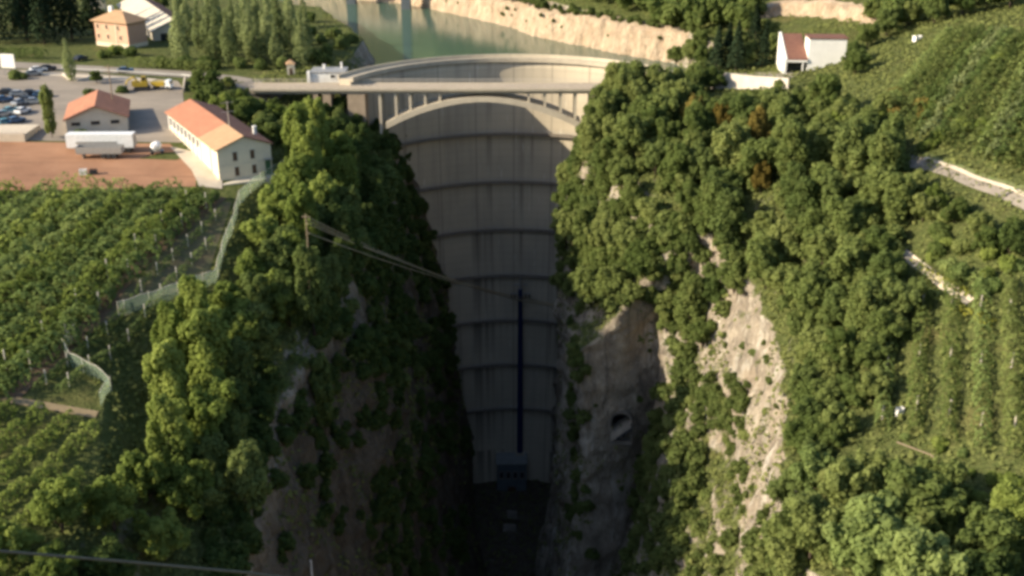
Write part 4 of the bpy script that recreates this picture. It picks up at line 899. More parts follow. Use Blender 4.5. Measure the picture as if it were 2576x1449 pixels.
for i in range(9):
    b = MB(); b.box(-.22, .01, 11.9 + i * 3.05, 12.3 + i * 3.05, -1.0, 6.1); b.build('pilaster', M['white_wall'], lw)
b = MB(); b.box(-.14, 0.01, 4.6, 4.75, -.5, 6.2); b.build('downpipe', M['grey_metal'], lw)
b = MB(); b.box(9.6, 10.2, 6.0, 6.6, 6.6, 8.6); b.box(9.52, 10.28, 5.92, 6.68, 8.6, 8.75); b.build('chimney', M['white_wall'], lw)
b = MB(); b.box(-1.0, 12, -2.4, -.02, -1.2, -.05); b.build('front_step', M['plaster_grey'], lw)
an = empty('antenna_mast', (lw.matrix_basis @ Vector((5.5, 9.0, 8.7))), R(30), 'thin pale antenna mast on the ridge of the long warehouse', 'antenna')
b = MB(); b.tube([(0, 0, -.3), (0, 0, 5.2)], .07, 6); b.build('mast', M['post'], an)
for z in (3.0, 4.9):
    b = MB(); b.tube([(-1.3, 0, z), (1.3, 0, z)], .05, 5); b.build('crossbar', M['post'], an)
# small warehouse
sw, slope = gable_house('warehouse', (-98.0, 248.4, -4.8), R(16), 12.8, 16.5, 4.2, 6.8, 'small grey walled warehouse with a red gable roof and three slit windows', 'warehouse', [M['plaster_grey'], None])
slope(-1, -.7, 17.0, M['tile']); slope(1, -.7, 17.0, M['tile_red'] if 'tile_red' in M else M['tile'])
for u in (.155, .476, .80): window(sw, (12.8 * u, 0, 3.15), 1.9, .85, 'x', M['plaster'], M['glass'])
b = MB(); b.box(12.79, 12.86, 5.0, 8.4, 0, 3.2); b.build('gate', M['grey_metal'], sw)
# villa
vi = empty('villa', (-123.3, 344.6, -2.2), R(-27.6), 'three storey salmon villa with a hipped brown roof beyond the road', 'house')
W_, D_, H_ = 13.0, 7.5, 8.0
b = MB(); b.box(0, W_, 0, D_, 1.9, H_); b.build('wall', M['salmon'], vi)
b = MB(); b.box(-.06, W_ + .06, -.06, D_ + .06, -1.5, 1.9); b.build('base_wall', M['plaster'], vi)
b = MB(); b.add([(-.8, -.8, H_), (W_ + .8, -.8, H_), (W_ + .8, D_ + .8, H_), (-.8, D_ + .8, H_), (-.8, -.8, H_ + .2), (W_ + .8, -.8, H_ + .2), (W_ + .8, D_ + .8, H_ + .2), (-.8, D_ + .8, H_ + .2), (W_ / 2 - 1.5, D_ / 2, H_ + 3.0), (W_ / 2 + 1.5, D_ / 2, H_ + 3.0)],
               [(0, 1, 5, 4), (1, 2, 6, 5), (2, 3, 7, 6), (3, 0, 4, 7), (3, 2, 1, 0), (4, 5, 9, 8), (5, 6, 9), (6, 7, 8, 9), (7, 4, 8)]); rf = b.build('roof', M['tile_pink'] if 'tile_pink' in M else M['tile_tan'], vi)
b = MB(); b.box(3.0, 4.2, D_ / 2 - .5, D_ / 2 + .5, H_ + 1.2, H_ + 4.0); b.build('chimney', M['white_wall'], rf)
for u, z in ((.37, 5.6), (.72, 5.6), (.39, 3.1), (.77, 3.1), (.1, 5.6), (.1, 3.1)): window(vi, (W_ * u, 0, z + (.9 if z > 5 else .6)), .95, 1.3, 'x', M['plaster'], M['shutter'])
for v in (2.0, 5.5): window(vi, (0, v, 4.4), .95, 1.4, 'y', M['plaster'], M['shutter'])
b = MB(); b.box(W_ * .64, W_ * .64 + .3, -.15, .0, -1.0, H_ - .05); b.build('downpipe', M['plaster'], vi)
# barn and outbuilding behind the villa
ba, slope = gable_house('barn', (-108.5, 352.0, -2.2), R(27), 13, 62, 3.6, 6.6, 'long low barn with a pale cream roof behind the salmon villa', 'barn', [M['plaster_grey'], None])
slope(-1, -.5, 62.5, M['pale_roof']); slope(1, -.5, 62.5, M['tile_brown'])
for u in (.25, .6): window(ba, (13 * u, 0, 1.7), 2.2, 2.2, 'x', M['plaster_grey'], M['glass'])
ob, slope = gable_house('outbuilding', (-143, 398, -2.2), R(12), 4.2, 9, 5.5, 7.5, 'narrow tall outbuilding with a dark roof behind the villa', 'shed', [M['plaster'], None])
slope(-1, -.3, 9.3, M['pale_roof']); slope(1, -.3, 9.3, M['glass'])
window(ob, (2.1, 0, 3.5), .9, 1.2, 'x', M['plaster'], M['shutter'])
# gatehouse and kiosk at the left end of the dam
gh = empty('gatehouse', (-52.2, 297.2, -2.1), 0, 'low white flat roofed gatehouse at the left end of the dam', 'gatehouse')
b = MB(); b.box(0, 8.8, 0, 6.5, -1, 2.0); b.build('wall', M['white_wall'], gh)
b = MB(); b.box(-.2, 9.0, -.2, 6.7, 2.0, 2.25); b.build('roof', M['grey_metal'], gh)
b = MB(); b.box(2.6, 3.3, 4.2, 4.9, 2.25, 3.3); b.build('vent', M['white_wall'], gh); b = MB(); b.box(7.2, 7.7, 4.8, 5.3, 2.25, 3.8); b.build('vent', M['white_wall'], gh)
b = MB(); b.box(-.8, -.02, -.6, .8, -1, 2.4); b.build('end_pier', M['white_wall'], gh)
window(gh, (5.8, 0, 1.1), 1.2, .8, 'x', M['white_wall'], M['glass'])
ki = empty('kiosk', (-58.5, 304.5, -2.1), R(10), 'small square pale kiosk with a pinkish roof beside the road', 'kiosk')
b = MB(); b.box(-1, 1, -1, 1, -.5, 3.0); b.build('wall', M['plaster'], ki)
b = MB(); b.hexa([(-1.3, -1.3, 3.0), (1.3, -1.3, 3.0), (1.3, 1.3, 3.0), (-1.3, 1.3, 3.0)], [(-.2, -.2, 4.0), (.2, -.2, 4.0), (.2, .2, 4.0), (-.2, .2, 4.0)]); b.build('roof', M['tile_tan'], ki)
b = MB(); b.box(-.4, .4, -1.04, -.98, 0, 2.0); b.build('door', M['shutter'], ki)
# concrete platform at the left edge
p = atz(-60, 352, -4.3)
pf = empty('loading_platform', (-133, 243.5, -4.8), 0, 'pale raised concrete platform at the left edge beside the red dirt yard', 'platform')
b = MB(); b.box(0, 27.5, 0, 9, -1, 2.2); b.build('base', M['pale'], pf); b = MB(); b.box(0, 27.5, .0, .25, 2.2, 2.7); b.build('kerb', M['post'], pf)

# ------------------------------------------------------------------ white house and retaining wall on the right
wh = empty('white_house', (67.0, 283.5, 2.9), R(-3), 'white modern house with a sloping brown roof among the trees on the right', 'house')
b = MB(); b.box(5.6, 14.6, 0, 5.5, -3, 8.2); b.build('wall', M['white_wall'], wh)
b = MB(); b.box(5.3, 14.9, -.25, 5.75, 8.2, 8.45); b.build('roof', M['tile_brown'], wh)
b = MB(); b.prism([(0, -3), (.5, -3), (.5, 2), (0, 2)], 0, 11); b.build('wall', M['white_wall'], wh)
b = MB(); b.add([(-.05, 0, -3), (.55, 0, -3), (.55, 11, -3), (-.05, 11, -3), (-.05, -.4, 3.3), (.55, -.4, 3.3), (.55, 11, 8.0), (-.05, 11, 8.0)], [(3, 2, 1, 0), (4, 5, 6, 7), (0, 1, 5, 4), (1, 2, 6, 5), (2, 3, 7, 6), (3, 0, 4, 7)]); b.build('side_wall', M['white_wall'], wh)
b = MB(); b.add([(.55, -.3, 3.0), (5.6, -.3, 3.0), (5.6, 10.9, 7.4), (.55, 10.9, 7.4), (.55, -.3, 3.25), (5.6, -.3, 3.25), (5.6, 10.9, 7.65), (.55, 10.9, 7.65)], [(3, 2, 1, 0), (4, 5, 6, 7), (0, 1, 5, 4), (1, 2, 6, 5), (2, 3, 7, 6), (3, 0, 4, 7)]); o = b.build('roof', M['tile_slope'] if 'tile_slope' in M else M['tile_brown'], wh)
b = MB(); b.box(.55, 5.6, -.35, -.1, 2.5, 3.0); b.build('beam', M['white_wall'], wh)
b = MB(); b.box(.55, 5.6, 2.2, 2.5, -3, 2.9); b.build('porch_wall', M['glass'], wh)
b = MB(); b.box(4.3, 4.6, -.3, 0.0, -3, 2.5); b.build('porch_post', M['white_wall'], wh)
b = MB(); b.box(.55, 5.6, -.4, 2.2, -3.2, -.3); b.build('porch_floor', M['pale'], wh)
M['pale_wall'] = surf('pale_wall', (.60, .54, .46), (.50, .44, .37), .4, .9, .02)
rw = MB(); P0, P1, P2 = Vector((49.0, 281.5)), Vector((56.5, 275)), Vector((64.5, 267.5)); n = Vector((.62, .78)) * .6
rw.hexa([(P0.x, P0.y, -4), (P1.x, P1.y, -4), (P1.x + n.x, P1.y + n.y, -4), (P0.x + n.x, P0.y + n.y, -4)], [(P0.x, P0.y, 3.4), (P1.x, P1.y, 3.7), (P1.x + n.x, P1.y + n.y, 3.7), (P0.x + n.x, P0.y + n.y, 3.4)])
rw.hexa([(P1.x, P1.y, -4), (P2.x, P2.y, -4), (P2.x + n.x, P2.y + n.y, -4), (P1.x + n.x, P1.y + n.y, -4)], [(P1.x, P1.y, 3.7), (P2.x, P2.y, 4.6), (P2.x + n.x, P2.y + n.y, 4.6), (P1.x + n.x, P1.y + n.y, 3.7)])
tag(rw.build('retaining_wall', M['pale_wall']), 'pale retaining wall holding the road below the white house', 'wall')

# ------------------------------------------------------------------ powerhouse and mast in the gorge
M['rock_mid'] = surf('boulder_rock', (.26, .23, .19), (.16, .14, .115), .6, .95, .2)
M['ph_wall'] = surf('blue_grey_concrete', (.13, .15, .16), (.09, .105, .115), .5, .9, .02); M['ph_roof'] = surf('roof_felt', (.30, .31, .29), (.22, .23, .22), .5, .9, .02)
ph = empty('powerhouse', (0, 306, -133), 0, 'small dark powerhouse with a pale flat roof at the foot of the dam', 'powerhouse')
b = MB(); b.box(-4.6, 4.4, 0, 10, -2, 11.3); b.build('wall', M['ph_wall'], ph)
b = MB(); b.box(-4.9, 4.7, -.3, 10.3, 11.3, 11.7); b.build('roof', M['ph_roof'], ph)
for i in range(4): window(ph, (-3.2 + i * 2.1, 0, 7.5), 1.1, 2.2, 'x', M['masonry'], M['glass'])
b = MB(); b.box(-1.2, 1.2, -.06, .02, .2, 3.4); b.build('door', M['shutter'], ph)
pm = empty('power_mast', (2.45, 312, -121.6), 0, 'tall dark blue steel mast with a crossarm in front of the dam', 'mast')
b = MB(); b.tube([(0, 0, 0), (0, 0, 30), (0, 0, 55.2)], [.95, .82, .66], 10); b.build('pole', M['blue_steel'], pm)
b = MB(); b.tube([(0, 0, 55.2), (0, 0, 58.8)], [.4, .2], 8); b.build('tip', M['grey_metal'], pm)
for z, l in ((53.6, 2.9), (56.4, 2.0)):
    b = MB(); b.box(-l, l, -.2, .2, z, z + .4); b.build('crossarm', M['grey_metal'], pm)
for x in (-2.6, -1.6, 1.6, 2.6):
    b = MB(); b.tube([(x, 0, 53.6), (x, 0, 52.2)], .22, 6); b.build('insulator', M['dark'], pm)
b = MB(); b.box(-1.3, 1.3, -1.3, 1.3, -.3, .8); b.build('footing', M['bridge'], pm)
for x, y, z, sx in ((0.1, 292, -131, 3.4), (-.6, 284, -132.5, 4.2)):
    b = MB(); b.hexa([(-sx / 2, -1, -1), (sx / 2, -.8, -1), (sx / 2, 1, -1), (-sx / 2, 1.1, -1)], [(-sx / 2 + .3, -.6, 1.1), (sx / 2 - .5, -.6, .9), (sx / 2 - .4, .8, 1.0), (-sx / 2 + .2, .8, 1.2)])
    o = b.build('boulder', M['rock_mid'], None, (x, y, gz(x, y) + .4)); tag(o, 'pale flat boulder in the dark riverbed nearest the powerhouse' if y > 288 else 'pale flat boulder in the dark riverbed farther from the dam', 'boulder')
# cables
def sagline(a, b, sag, n=18):
    a, b = Vector(a), Vector(b); return [a + (b - a) * (i / n) - Vector((0, 0, 4 * sag * (i / n) * (1 - i / n))) for i in range(n + 1)]
plant('tall', -34.0, 180.5, 3.6, 1.5, 'leaf_deep', 'tall dark tree just beside the cable pole on the left rim', z=-19)
plant('tall', -33.2, 178.5, 3.4, 1.55, 'leaf_deep', 'tall dark tree in front of the cable pole on the left rim')
ends_l = [(-35.4, 187.3, -2.4), (-35.2, 187, -3.0), (-35.0, 186.8, -3.6), (-34.8, 186.4, -5.2)]
q_ = hit(1690, 762); ends_r = [(q_.x - .1 + .2 * i, q_.y - .3, q_.z + .3 - .25 * i) for i in range(4)]
mx = (-2.6, -1.6, 1.6, 2.6)
for i in range(4):
    b = MB(); b.tube(sagline(ends_l[i], (2.45 + mx[i], 312, -69.4), 1.5), .10, 5); b.tube(sagline((2.45 + mx[i], 312, -69.4), ends_r[i], 2.0), .18, 5, caps=False)
    tag(b.build('power_cable', M['wire']), 'brown power cable strung from the left rim over the gorge to the blue mast', 'cable', 'power cables across the gorge')
for (e, nm, dx) in ((ends_l, 'wooden pole among the trees of the left rim carrying the cables', 0), ):
    x, y = e[1][0], e[1][1]; z = gz(x, y); r_ = empty('utility_pole', (x, y, z), 0, nm, 'pole'); tz = e[0][2] - z + .4
    b = MB(); b.tube([(0, 0, -1), (0, 0, tz)], [.13, .09], 7); b.build('pole', M['wood'], r_); b = MB(); b.box(-.7, .7, -.06, .06, tz - .5, tz - .38); b.build('crossarm', M['wood'], r_)
b = MB(); p = [aty(-260, 1340, 46), aty(0, 1386, 50), aty(300, 1411, 54), aty(620, 1440, 58), aty(900, 1475, 62)]; b.tube(p, .085, 7)
tag(b.build('cable', M['wire_dark']), 'thick brown cable passing close by at the bottom left', 'cable')
q = hit(784, 1447); wp = empty('marker_post', q, 0, 'short white post with a strut on the left cliff edge', 'post')
wp.location.z = q.z
b = MB(); b.tube([(0, 0, -.6), (.03, 0, 2.9)], [.2, .16], 8); b.build('post', M['white'], wp)
b = MB(); b.tube([(-.75, 0, -.5), (0, 0, 1.6)], .05, 5); b.build('strut', M['grey_metal'], wp)

# ------------------------------------------------------------------ netting along the left rim
def net_fence(pts, h, label):
    c = pts[0]; base = Vector((c[0], c[1], gz(*c))); root = empty('net_fence', base, 0, label, 'net fence')
    line = []
    for i in range(len(pts) - 1):
        a, e = Vector(pts[i]), Vector(pts[i + 1]); n = max(2, int((e - a).length / 1.2))
        for k in range(n): line.append(a + (e - a) * k / n)
    line.append(Vector(pts[-1]))
    V, F = [], []
    for i, p in enumerate(line):
        z = gz(p.x, p.y) - base.z; sag = .25 * math.sin(i * .9) ** 2
        for k in range(4): V.append((p.x - base.x + math.sin(i * 1.3 + k) * .06, p.y - base.y + .12 * math.sin(i * .7 + k), z - .1 + (h - sag) * k / 3))
    for i in range(len(line) - 1):
        for k in range(3): F.append((i * 4 + k, i * 4 + 4 + k, i * 4 + 5 + k, i * 4 + 1 + k))
    b = MB(); b.add(V, F); b.build('net', M['net'], root, fix=False, smooth=True)
    b = MB(); b.tube([Vector(V[i * 4 + 3]) for i in range(len(line))], .05, 5); b.build('top_cord', M['post'], root)
    for i in range(0, len(line), 4):
        b = MB(); v = Vector(V[i * 4]); b.tube([v - Vector((0, 0, .4)), v + Vector((0, 0, h + .1))], .055, 6); b.build('post', M['post'], root)
net_fence([(-47.5, 232), (-50.6, 221), (-52.4, 212), (-51.6, 203), (-51.4, 194), (-50.8, 183.5), (-56.5, 177), (-63.4, 171)], 2.8, 'long pale green net fence along the left rim from the warehouse down')
net_fence([(-68.3, 164.5), (-68.6, 160), (-66.2, 156.2), (-61.5, 153.6), (-58.9, 151.5), (-59.0, 147)], 2.4, 'short pale green net fence curving round the lower vineyard corner')
b = MB(); q = [(-80, 146.2), (-70, 145.8), (-59, 145.2)]
drape('soil_strip', band(q, 1.4), M['soil_pale'], .12, .8)

# ------------------------------------------------------------------ vehicles and yard things
def wheel(parent, x, y, r_, wd, hub=True):
    b = MB(); b.tube([(x, y - wd / 2, r_), (x, y + wd / 2, r_)], r_, 12); o = b.build('wheel', M['dark'], parent)
    return o
def make_car(paint_name, label, loc, rz, group=None):
    r_ = empty('parked_car', loc, rz, label, 'car', group)
    b = MB(); b.prism([(-2.1, .35), (2.1, .35), (2.15, .75), (1.9, .95), (.95, 1.02), (-1.9, 1.05), (-2.15, .85)], -.85, .85); b.build('body', M[paint_name], r_)
    b = MB(); b.hexa([(-1.75, -.78, 1.03), (1.0, -.78, 1.03), (1.0, .78, 1.03), (-1.75, .78, 1.03)], [(-1.25, -.62, 1.45), (.25, -.62, 1.45), (.25, .62, 1.45), (-1.25, .62, 1.45)]); b.build('window_band', M['glass'], r_)
    b = MB(); b.hexa([(-1.27, -.64, 1.45), (.27, -.64, 1.45), (.27, .64, 1.45), (-1.27, .64, 1.45)], [(-1.1, -.55, 1.52), (.1, -.55, 1.52), (.1, .55, 1.52), (-1.1, .55, 1.52)]); b.build('roof', M[paint_name], r_)
    for x in (-1.35, 1.35):
        for y in (-.8, .8): wheel(r_, x, y, .33, .22)
    return r_
M['car_blue'] = paint('car_blue', (.06, .13, .24), .3); M['car_white'] = paint('car_white', (.75, .75, .74), .3); M['car_silver'] = paint('car_silver', (.40, .43, .46), .3, .5); M['car_teal'] = paint('car_teal', (.10, .28, .34), .3); M['car_dark'] = paint('car_dark', (.03, .035, .045), .3)
cars = [(22, 247, 'car_dark', .2), (50, 251, 'car_silver', .2), (80, 249, 'car_dark', .3), (108, 252, 'car_blue', .2), (52, 268, 'car_silver', 1.2), (28, 284, 'car_teal', 1.1), (58, 285, 'car_white', 1.3), (16, 308, 'car_teal', .9), (40, 304, 'car_blue', 1.0), (88, 266, 'car_silver', .2), (12, 262, 'car_blue', .8),
        (100, 196, 'car_white', .7), (88, 206, 'car_silver', .5), (124, 192, 'car_dark', .4), (205, 166, 'car_dark', 1.2), (318, 196, 'car_blue', .3), (8, 292, 'car_silver', 1.0), (70, 262, 'car_dark', .1)]
cn = {'car_blue': 'blue', 'car_white': 'white', 'car_silver': 'silver', 'car_teal': 'teal', 'car_dark': 'dark'}
for px, py, m, rz in cars:
    p = atz(px, py, -3); z = gz(p.x, p.y) + .06
    lb = '%s car parked in the crowded lot at the left edge' % cn[m]; g = '%s cars in the left lot' % cn[m]
    if py < 200 and px > 150: lb, g = ('dark car on the driveway beside the villa', None) if px < 300 else ('blue car parked between the utility pole and the yellow excavator', None)
    elif py < 210: lb, g = {'car_white': 'white car parked near the billboard bush', 'car_silver': 'silver car parked beside the white car near the billboard', 'car_dark': 'dark car parked close to the road near the billboard'}[m], None
    elif (px, py) == (58, 285): lb, g = 'white car parked in the crowded lot at the left edge', None
    make_car(m, lb, (p.x, p.y, z), rz, g)
# box semi-trailer and the flatbed in front of it
p = atz(259, 384, -5.0); z = gz(p.x, p.y) + .07
tr = empty('semi_trailer', (p.x, p.y, z), R(1), 'long white box semi-trailer parked on the red dirt', 'trailer')
b = MB(); b.box(-7, 7, -1.25, 1.25, 1.15, 4.0); b.build('box_body', M['white'], tr)
b = MB(); b.box(-6.8, 6.8, -.5, .5, .85, 1.15); b.build('chassis', M['grey_metal'], tr)
b = MB(); b.box(-4.9, 3.6, -1.3, -1.252, 1.9, 2.5); b.build('side_stripe', M['grey_metal'], tr)
b = MB(); b.box(7.0, 7.08, -1.2, 1.2, 1.2, 3.95); b.build('rear_door', M['grey_metal'], tr)
for x in (-6.0, 3.6, 4.7, 5.8):
    for y in (-1.05, 1.05):
        if x > 0: wheel(tr, x, y, .5, .3)
b = MB(); b.box(-4.6, -4.4, -.9, -.7, 0, 1.0); b.box(-4.6, -4.4, .7, .9, 0, 1.0); b.build('landing_leg', M['grey_metal'], tr)
p = atz(262, 394, -5.1); z = gz(p.x, p.y) + .07
fb = empty('tipper_trailer', (p.x - .2, p.y - 1.2, z), R(1), 'shorter grey open trailer standing in front of the white semi-trailer', 'trailer')
b = MB(); b.box(-4.6, 4.6, -1.15, 1.15, 1.0, 1.25); b.box(-4.6, 4.6, -1.2, -1.1, 1.25, 2.5); b.box(-4.6, 4.6, 1.1, 1.2, 1.25, 2.5); b.box(-4.7, -4.6, -1.2, 1.2, 1.25, 2.5); b.box(4.6, 4.7, -1.2, 1.2, 1.25, 2.5); b.build('tub', M['trailer_grey'] if 'trailer_grey' in M else M['grey_metal'], fb)
for x in (.8, 1.9, 3.0):
    for y in (-1.0, 1.0): wheel(fb, x, y, .48, .3)
b = MB(); b.box(-3.6, -3.4, -.8, .8, 0, 1.0); b.build('landing_leg', M['grey_metal'], fb)
# cement mixer machine beside the warehouse
p = atz(396, 390, -5.2); z = gz(p.x, p.y) + .07
mc = empty('concrete_mixer', (p.x, p.y, z), R(20), 'small white and grey concrete mixer on wheels beside the grass patch', 'mixer')
b = MB(); b.tube([(-.9, 0, 1.2), (-.5, 0, 1.5), (.4, 0, 1.9), (.9, 0, 2.2)], [.55, 1.0, .95, .45], 12); b.build('drum', M['white'], mc)
b = MB(); b.box(-1.4, 1.4, -.6, .6, .5, .75); b.tube([(-.2, -.6, .7), (0, -.6, 1.7)], .08, 5); b.tube([(-.2, .6, .7), (0, .6, 1.7)], .08, 5); b.build('frame', M['grey_metal'], mc)
b = MB(); b.box(-1.4, -.8, -.4, .4, .75, 1.3); b.build('engine', M['dark'], mc)
for x in (-1.0, 1.0):
    for y in (-.7, .7): wheel(mc, x, y, .38, .2)
drape('grass_patch', [(p.x - 3, p.y - 3.2), (p.x + 5, p.y - 4), (p.x + 8, p.y + 1.5), (p.x + 1.5, p.y + 1)], M['grass'] if 'grass' in M else M['terrain'], .1, 1.0)
# yellow excavator
p = atz(358, 228, -2.2); z = gz(p.x, p.y) + .06
ex = empty('excavator', (p.x, p.y, z), R(10), 'yellow tracked excavator parked near the road', 'excavator')
for y in (-1.1, 1.1):
    b = MB(); b.prism([(-1.9, .3), (-1.5, 0), (1.5, 0), (1.9, .3), (1.9, .6), (1.5, .9), (-1.5, .9), (-1.9, .6)], y - .3, y + .3); b.build('track', M['dark'], ex)
b = MB(); b.box(-1.9, 1.5, -1.2, 1.2, 1.0, 2.0); b.box(-2.2, -1.2, -1.1, 1.1, 1.1, 2.3); b.build('body', M['yellow'], ex)
cb = MB(); cb.hexa([(-.1, .1, 2.0), (1.4, .1, 2.0), (1.4, 1.15, 2.0), (-.1, 1.15, 2.0)], [(0, .15, 3.3), (1.1, .15, 3.3), (1.1, 1.1, 3.3), (0, 1.1, 3.3)]); cab = cb.build('cab', M['yellow'], ex)
b = MB(); b.box(.15, 1.0, .08, .14, 2.3, 3.0); b.box(1.2, 1.32, .3, 1.0, 2.3, 3.0); b.build('window', M['glass'], cab)
b = MB(); b.tube([(-.6, -.4, 1.9), (-1.6, -.4, 3.3), (-3.2, -.4, 2.6)], .26, 6); b.build('boom', M['yellow'], ex)
b = MB(); b.tube([(-3.2, -.4, 2.6), (-3.8, -.4, 1.2)], .2, 6); arm = b.build('arm', M['yellow'], ex)
b = MB(); b.prism([(-4.5, .6), (-3.6, .4), (-3.3, 1.2), (-3.9, 1.6)], -.9, .1); b.build('bucket', M['grey_metal'], ex)
# second machine: flat yellow dump body
p = atz(392, 226, -2.2); z = gz(p.x, p.y) + .06
dt = empty('dump_truck', (p.x + 1.5, p.y, z), R(-8), 'small dump truck with a yellow tipping body beside the excavator', 'truck')
b = MB(); b.hexa([(-1.9, -1, .9), (1.2, -1, .9), (1.2, 1, .9), (-1.9, 1, .9)], [(-2.4, -1.15, 1.9), (1.3, -1.15, 1.9), (1.3, 1.15, 1.9), (-2.4, 1.15, 1.9)]); b.build('tipping_body', M['yellow'], dt)
b = MB(); b.hexa([(1.4, -1, .6), (2.9, -1, .6), (2.9, 1, .6), (1.4, 1, .6)], [(1.4, -.95, 2.3), (2.5, -.95, 2.3), (2.5, .95, 2.3), (1.4, .95, 2.3)]); c_ = b.build('cab', M['white'], dt)
b = MB(); b.box(2.66, 2.72, -.8, .8, 1.3, 2.0); b.build('windscreen', M['glass'], c_)
for x in (-1.3, 2.0):
    for y in (-.95, .95): wheel(dt, x, y, .45, .3)
# utility pole
p = atz(290, 302, -4); z = gz(p.x, p.y)
up_ = empty('utility_pole', (p.x, p.y, z), 0, 'tall weathered utility pole with crossarms beside the small warehouse', 'pole')
b = MB(); b.tube([(0, 0, -.8), (0, 0, 12.2)], [.2, .12], 8); b.build('pole', M['wood'], up_)
for z_ in (10.6, 11.6):
    b = MB(); b.box(-1.1, 1.1, -.07, .07, z_, z_ + .16); b.build('crossarm', M['wood'], up_)
# billboard
p = atz(26, 196, -2); z = gz(p.x, p.y)
bb = empty('billboard', (p.x, p.y, z), R(-12), 'blank cream billboard panel above a dark bush at the left edge', 'billboard')
b = MB(); b.box(-2.0, 2.0, -.1, .1, 2.0, 5.6); b.build('panel', M['cream'] if 'cream' in M else M['white_wall'], bb)
for x in (-1.5, 1.5):
    b = MB(); b.tube([(x, .2, -.5), (x, .2, 5.4)], .1, 6); b.build('post', M['grey_metal'], bb)
# planted island wall, bollards of the yard
pts = [atz(*q, -2.3) for q in ((160, 196), (172, 207), (196, 212), (222, 208), (232, 196))]
b = MB()
for i in range(4):
    a, e = pts[i], pts[i + 1]; d = (e - a).to_2d().normalized(); n = Vector((-d.y, d.x)) * .2; za = gz(a.x, a.y) - .2; ze = gz(e.x, e.y) - .2
    b.hexa([(a.x - n.x, a.y - n.y, za), (e.x - n.x, e.y - n.y, ze), (e.x + n.x, e.y + n.y, ze), (a.x + n.x, a.y + n.y, za)], [(a.x - n.x, a.y - n.y, za + .8), (e.x - n.x, e.y - n.y, ze + .8), (e.x + n.x, e.y + n.y, ze + .8), (a.x + n.x, a.y + n.y, za + .8)])
tag(b.build('planter_wall', M['post']), 'low curved pale wall round the planted island in the yard', 'wall')
b = MB()
for (x0, y0, x1, y1) in ((466, 208, 462, 236), ):
    a, e = atz(x0, y0, -2.2), atz(x1, y1, -2.6); d = (e - a).to_2d().normalized(); n = Vector((-d.y, d.x)) * .2
    za, ze = gz(a.x, a.y) - .3, gz(e.x, e.y) - .3
    b.hexa([(a.x - n.x, a.y - n.y, za), (e.x - n.x, e.y - n.y, ze), (e.x + n.x, e.y + n.y, ze), (a.x + n.x, a.y + n.y, za)], [(a.x - n.x, a.y - n.y, za + 1.4), (e.x - n.x, e.y - n.y, ze + 1.4), (e.x + n.x, e.y + n.y, ze + 1.4), (a.x + n.x, a.y + n.y, za + 1.4)])
tag(b.build('yard_wall', M['pale']), 'low pale wall at the right end of the yard by the grove', 'wall')
# crates at the edge of the dirt yard
for px, py, m, lb in ((210, 438, 'white_wall', 'white crate at the edge of the red dirt above the vines'), (236, 438, 'dark', 'dark crate beside the white crate above the vines')):
    p = hit(px, py); b = MB(); b.box(-.7, .7, -.5, .5, 0, .25)
    for k in range(4): b.box(-.7, .7, -.5, -.42, .3 + k * .2, .44 + k * .2); b.box(-.7, .7, .42, .5, .3 + k * .2, .44 + k * .2)
    b.box(-.7, -.62, -.41, .41, .25, 1.1); b.box(.62, .7, -.41, .41, .25, 1.1)
    tag(b.build('crate', M[m], None, p, R(8)), lb, 'crate')
# clipped hedges beyond the road
def hedge(p0, p1, label, m):
    o = vine_row(p0, p1, 2.6, 2.8, label, None, m=m, lump=.25, seed=int(abs(p0[0])), dens=.9, size=.26); o.name = 'hedge'; o['category'] = 'hedge'
    if 'group' in o: del o['group']
hedge((-178, 328), (-130, 322.5), 'long dark clipped hedge along the road left of the villa', 'leaf_deep'); hedge((-103, 312), (-80, 307), 'clipped green hedge between the villa and the poplars', 'leaf_olive')
# guard rail of the main road
gr = empty('guard_rail', (-86, 299, -2), 0, 'long grey guard rail on the near side of the main road', 'guard rail')
b = MB(); pl = [(-120, 306.6), (-105, 303.4), (-86, 299.0), (-76, 295), (-68, 289.6)]
b.tube([(x + 86, y - 299, gz(x, y) + 2.75) for x, y in pl], .16, 6); b.build('rail', M['grey_metal'], gr)
for i in range(len(pl) - 1):
    for k in range(4):
        x = pl[i][0] + (pl[i + 1][0] - pl[i][0]) * k / 4; y = pl[i][1] + (pl[i + 1][1] - pl[i][1]) * k / 4; b = MB(); z = gz(x, y) + 2
        b.box(x + 86 - .06, x + 86 + .06, y - 299 - .06, y - 299 + .06, z - .3, z + .8); b.build('post', M['grey_metal'], gr)
# old viaduct piers on the far shore
for px, lb in ((1022, 'dark viaduct pier standing at the far shore of the lake'), (885, 'dark viaduct pier farther left at the far end of the lake')):
    p = atz(px, 21 if px > 900 else 8, -9); b = MB(); b.hexa([(-1.9, -3, -8), (1.9, -3, -8), (1.9, 3, -8), (-1.9, 3, -8)], [(-1.5, -2.6, 24), (1.5, -2.6, 24), (1.5, 2.6, 24), (-1.5, 2.6, 24)]); b.box(-2.4, 2.4, -3.2, 3.2, 24, 25.5)
    tag(b.build('bridge_pier', M['ph_wall'], None, (p.x, p.y, -9)), lb, 'pier')  # dark concrete all round stands in for the shaded side of the piers

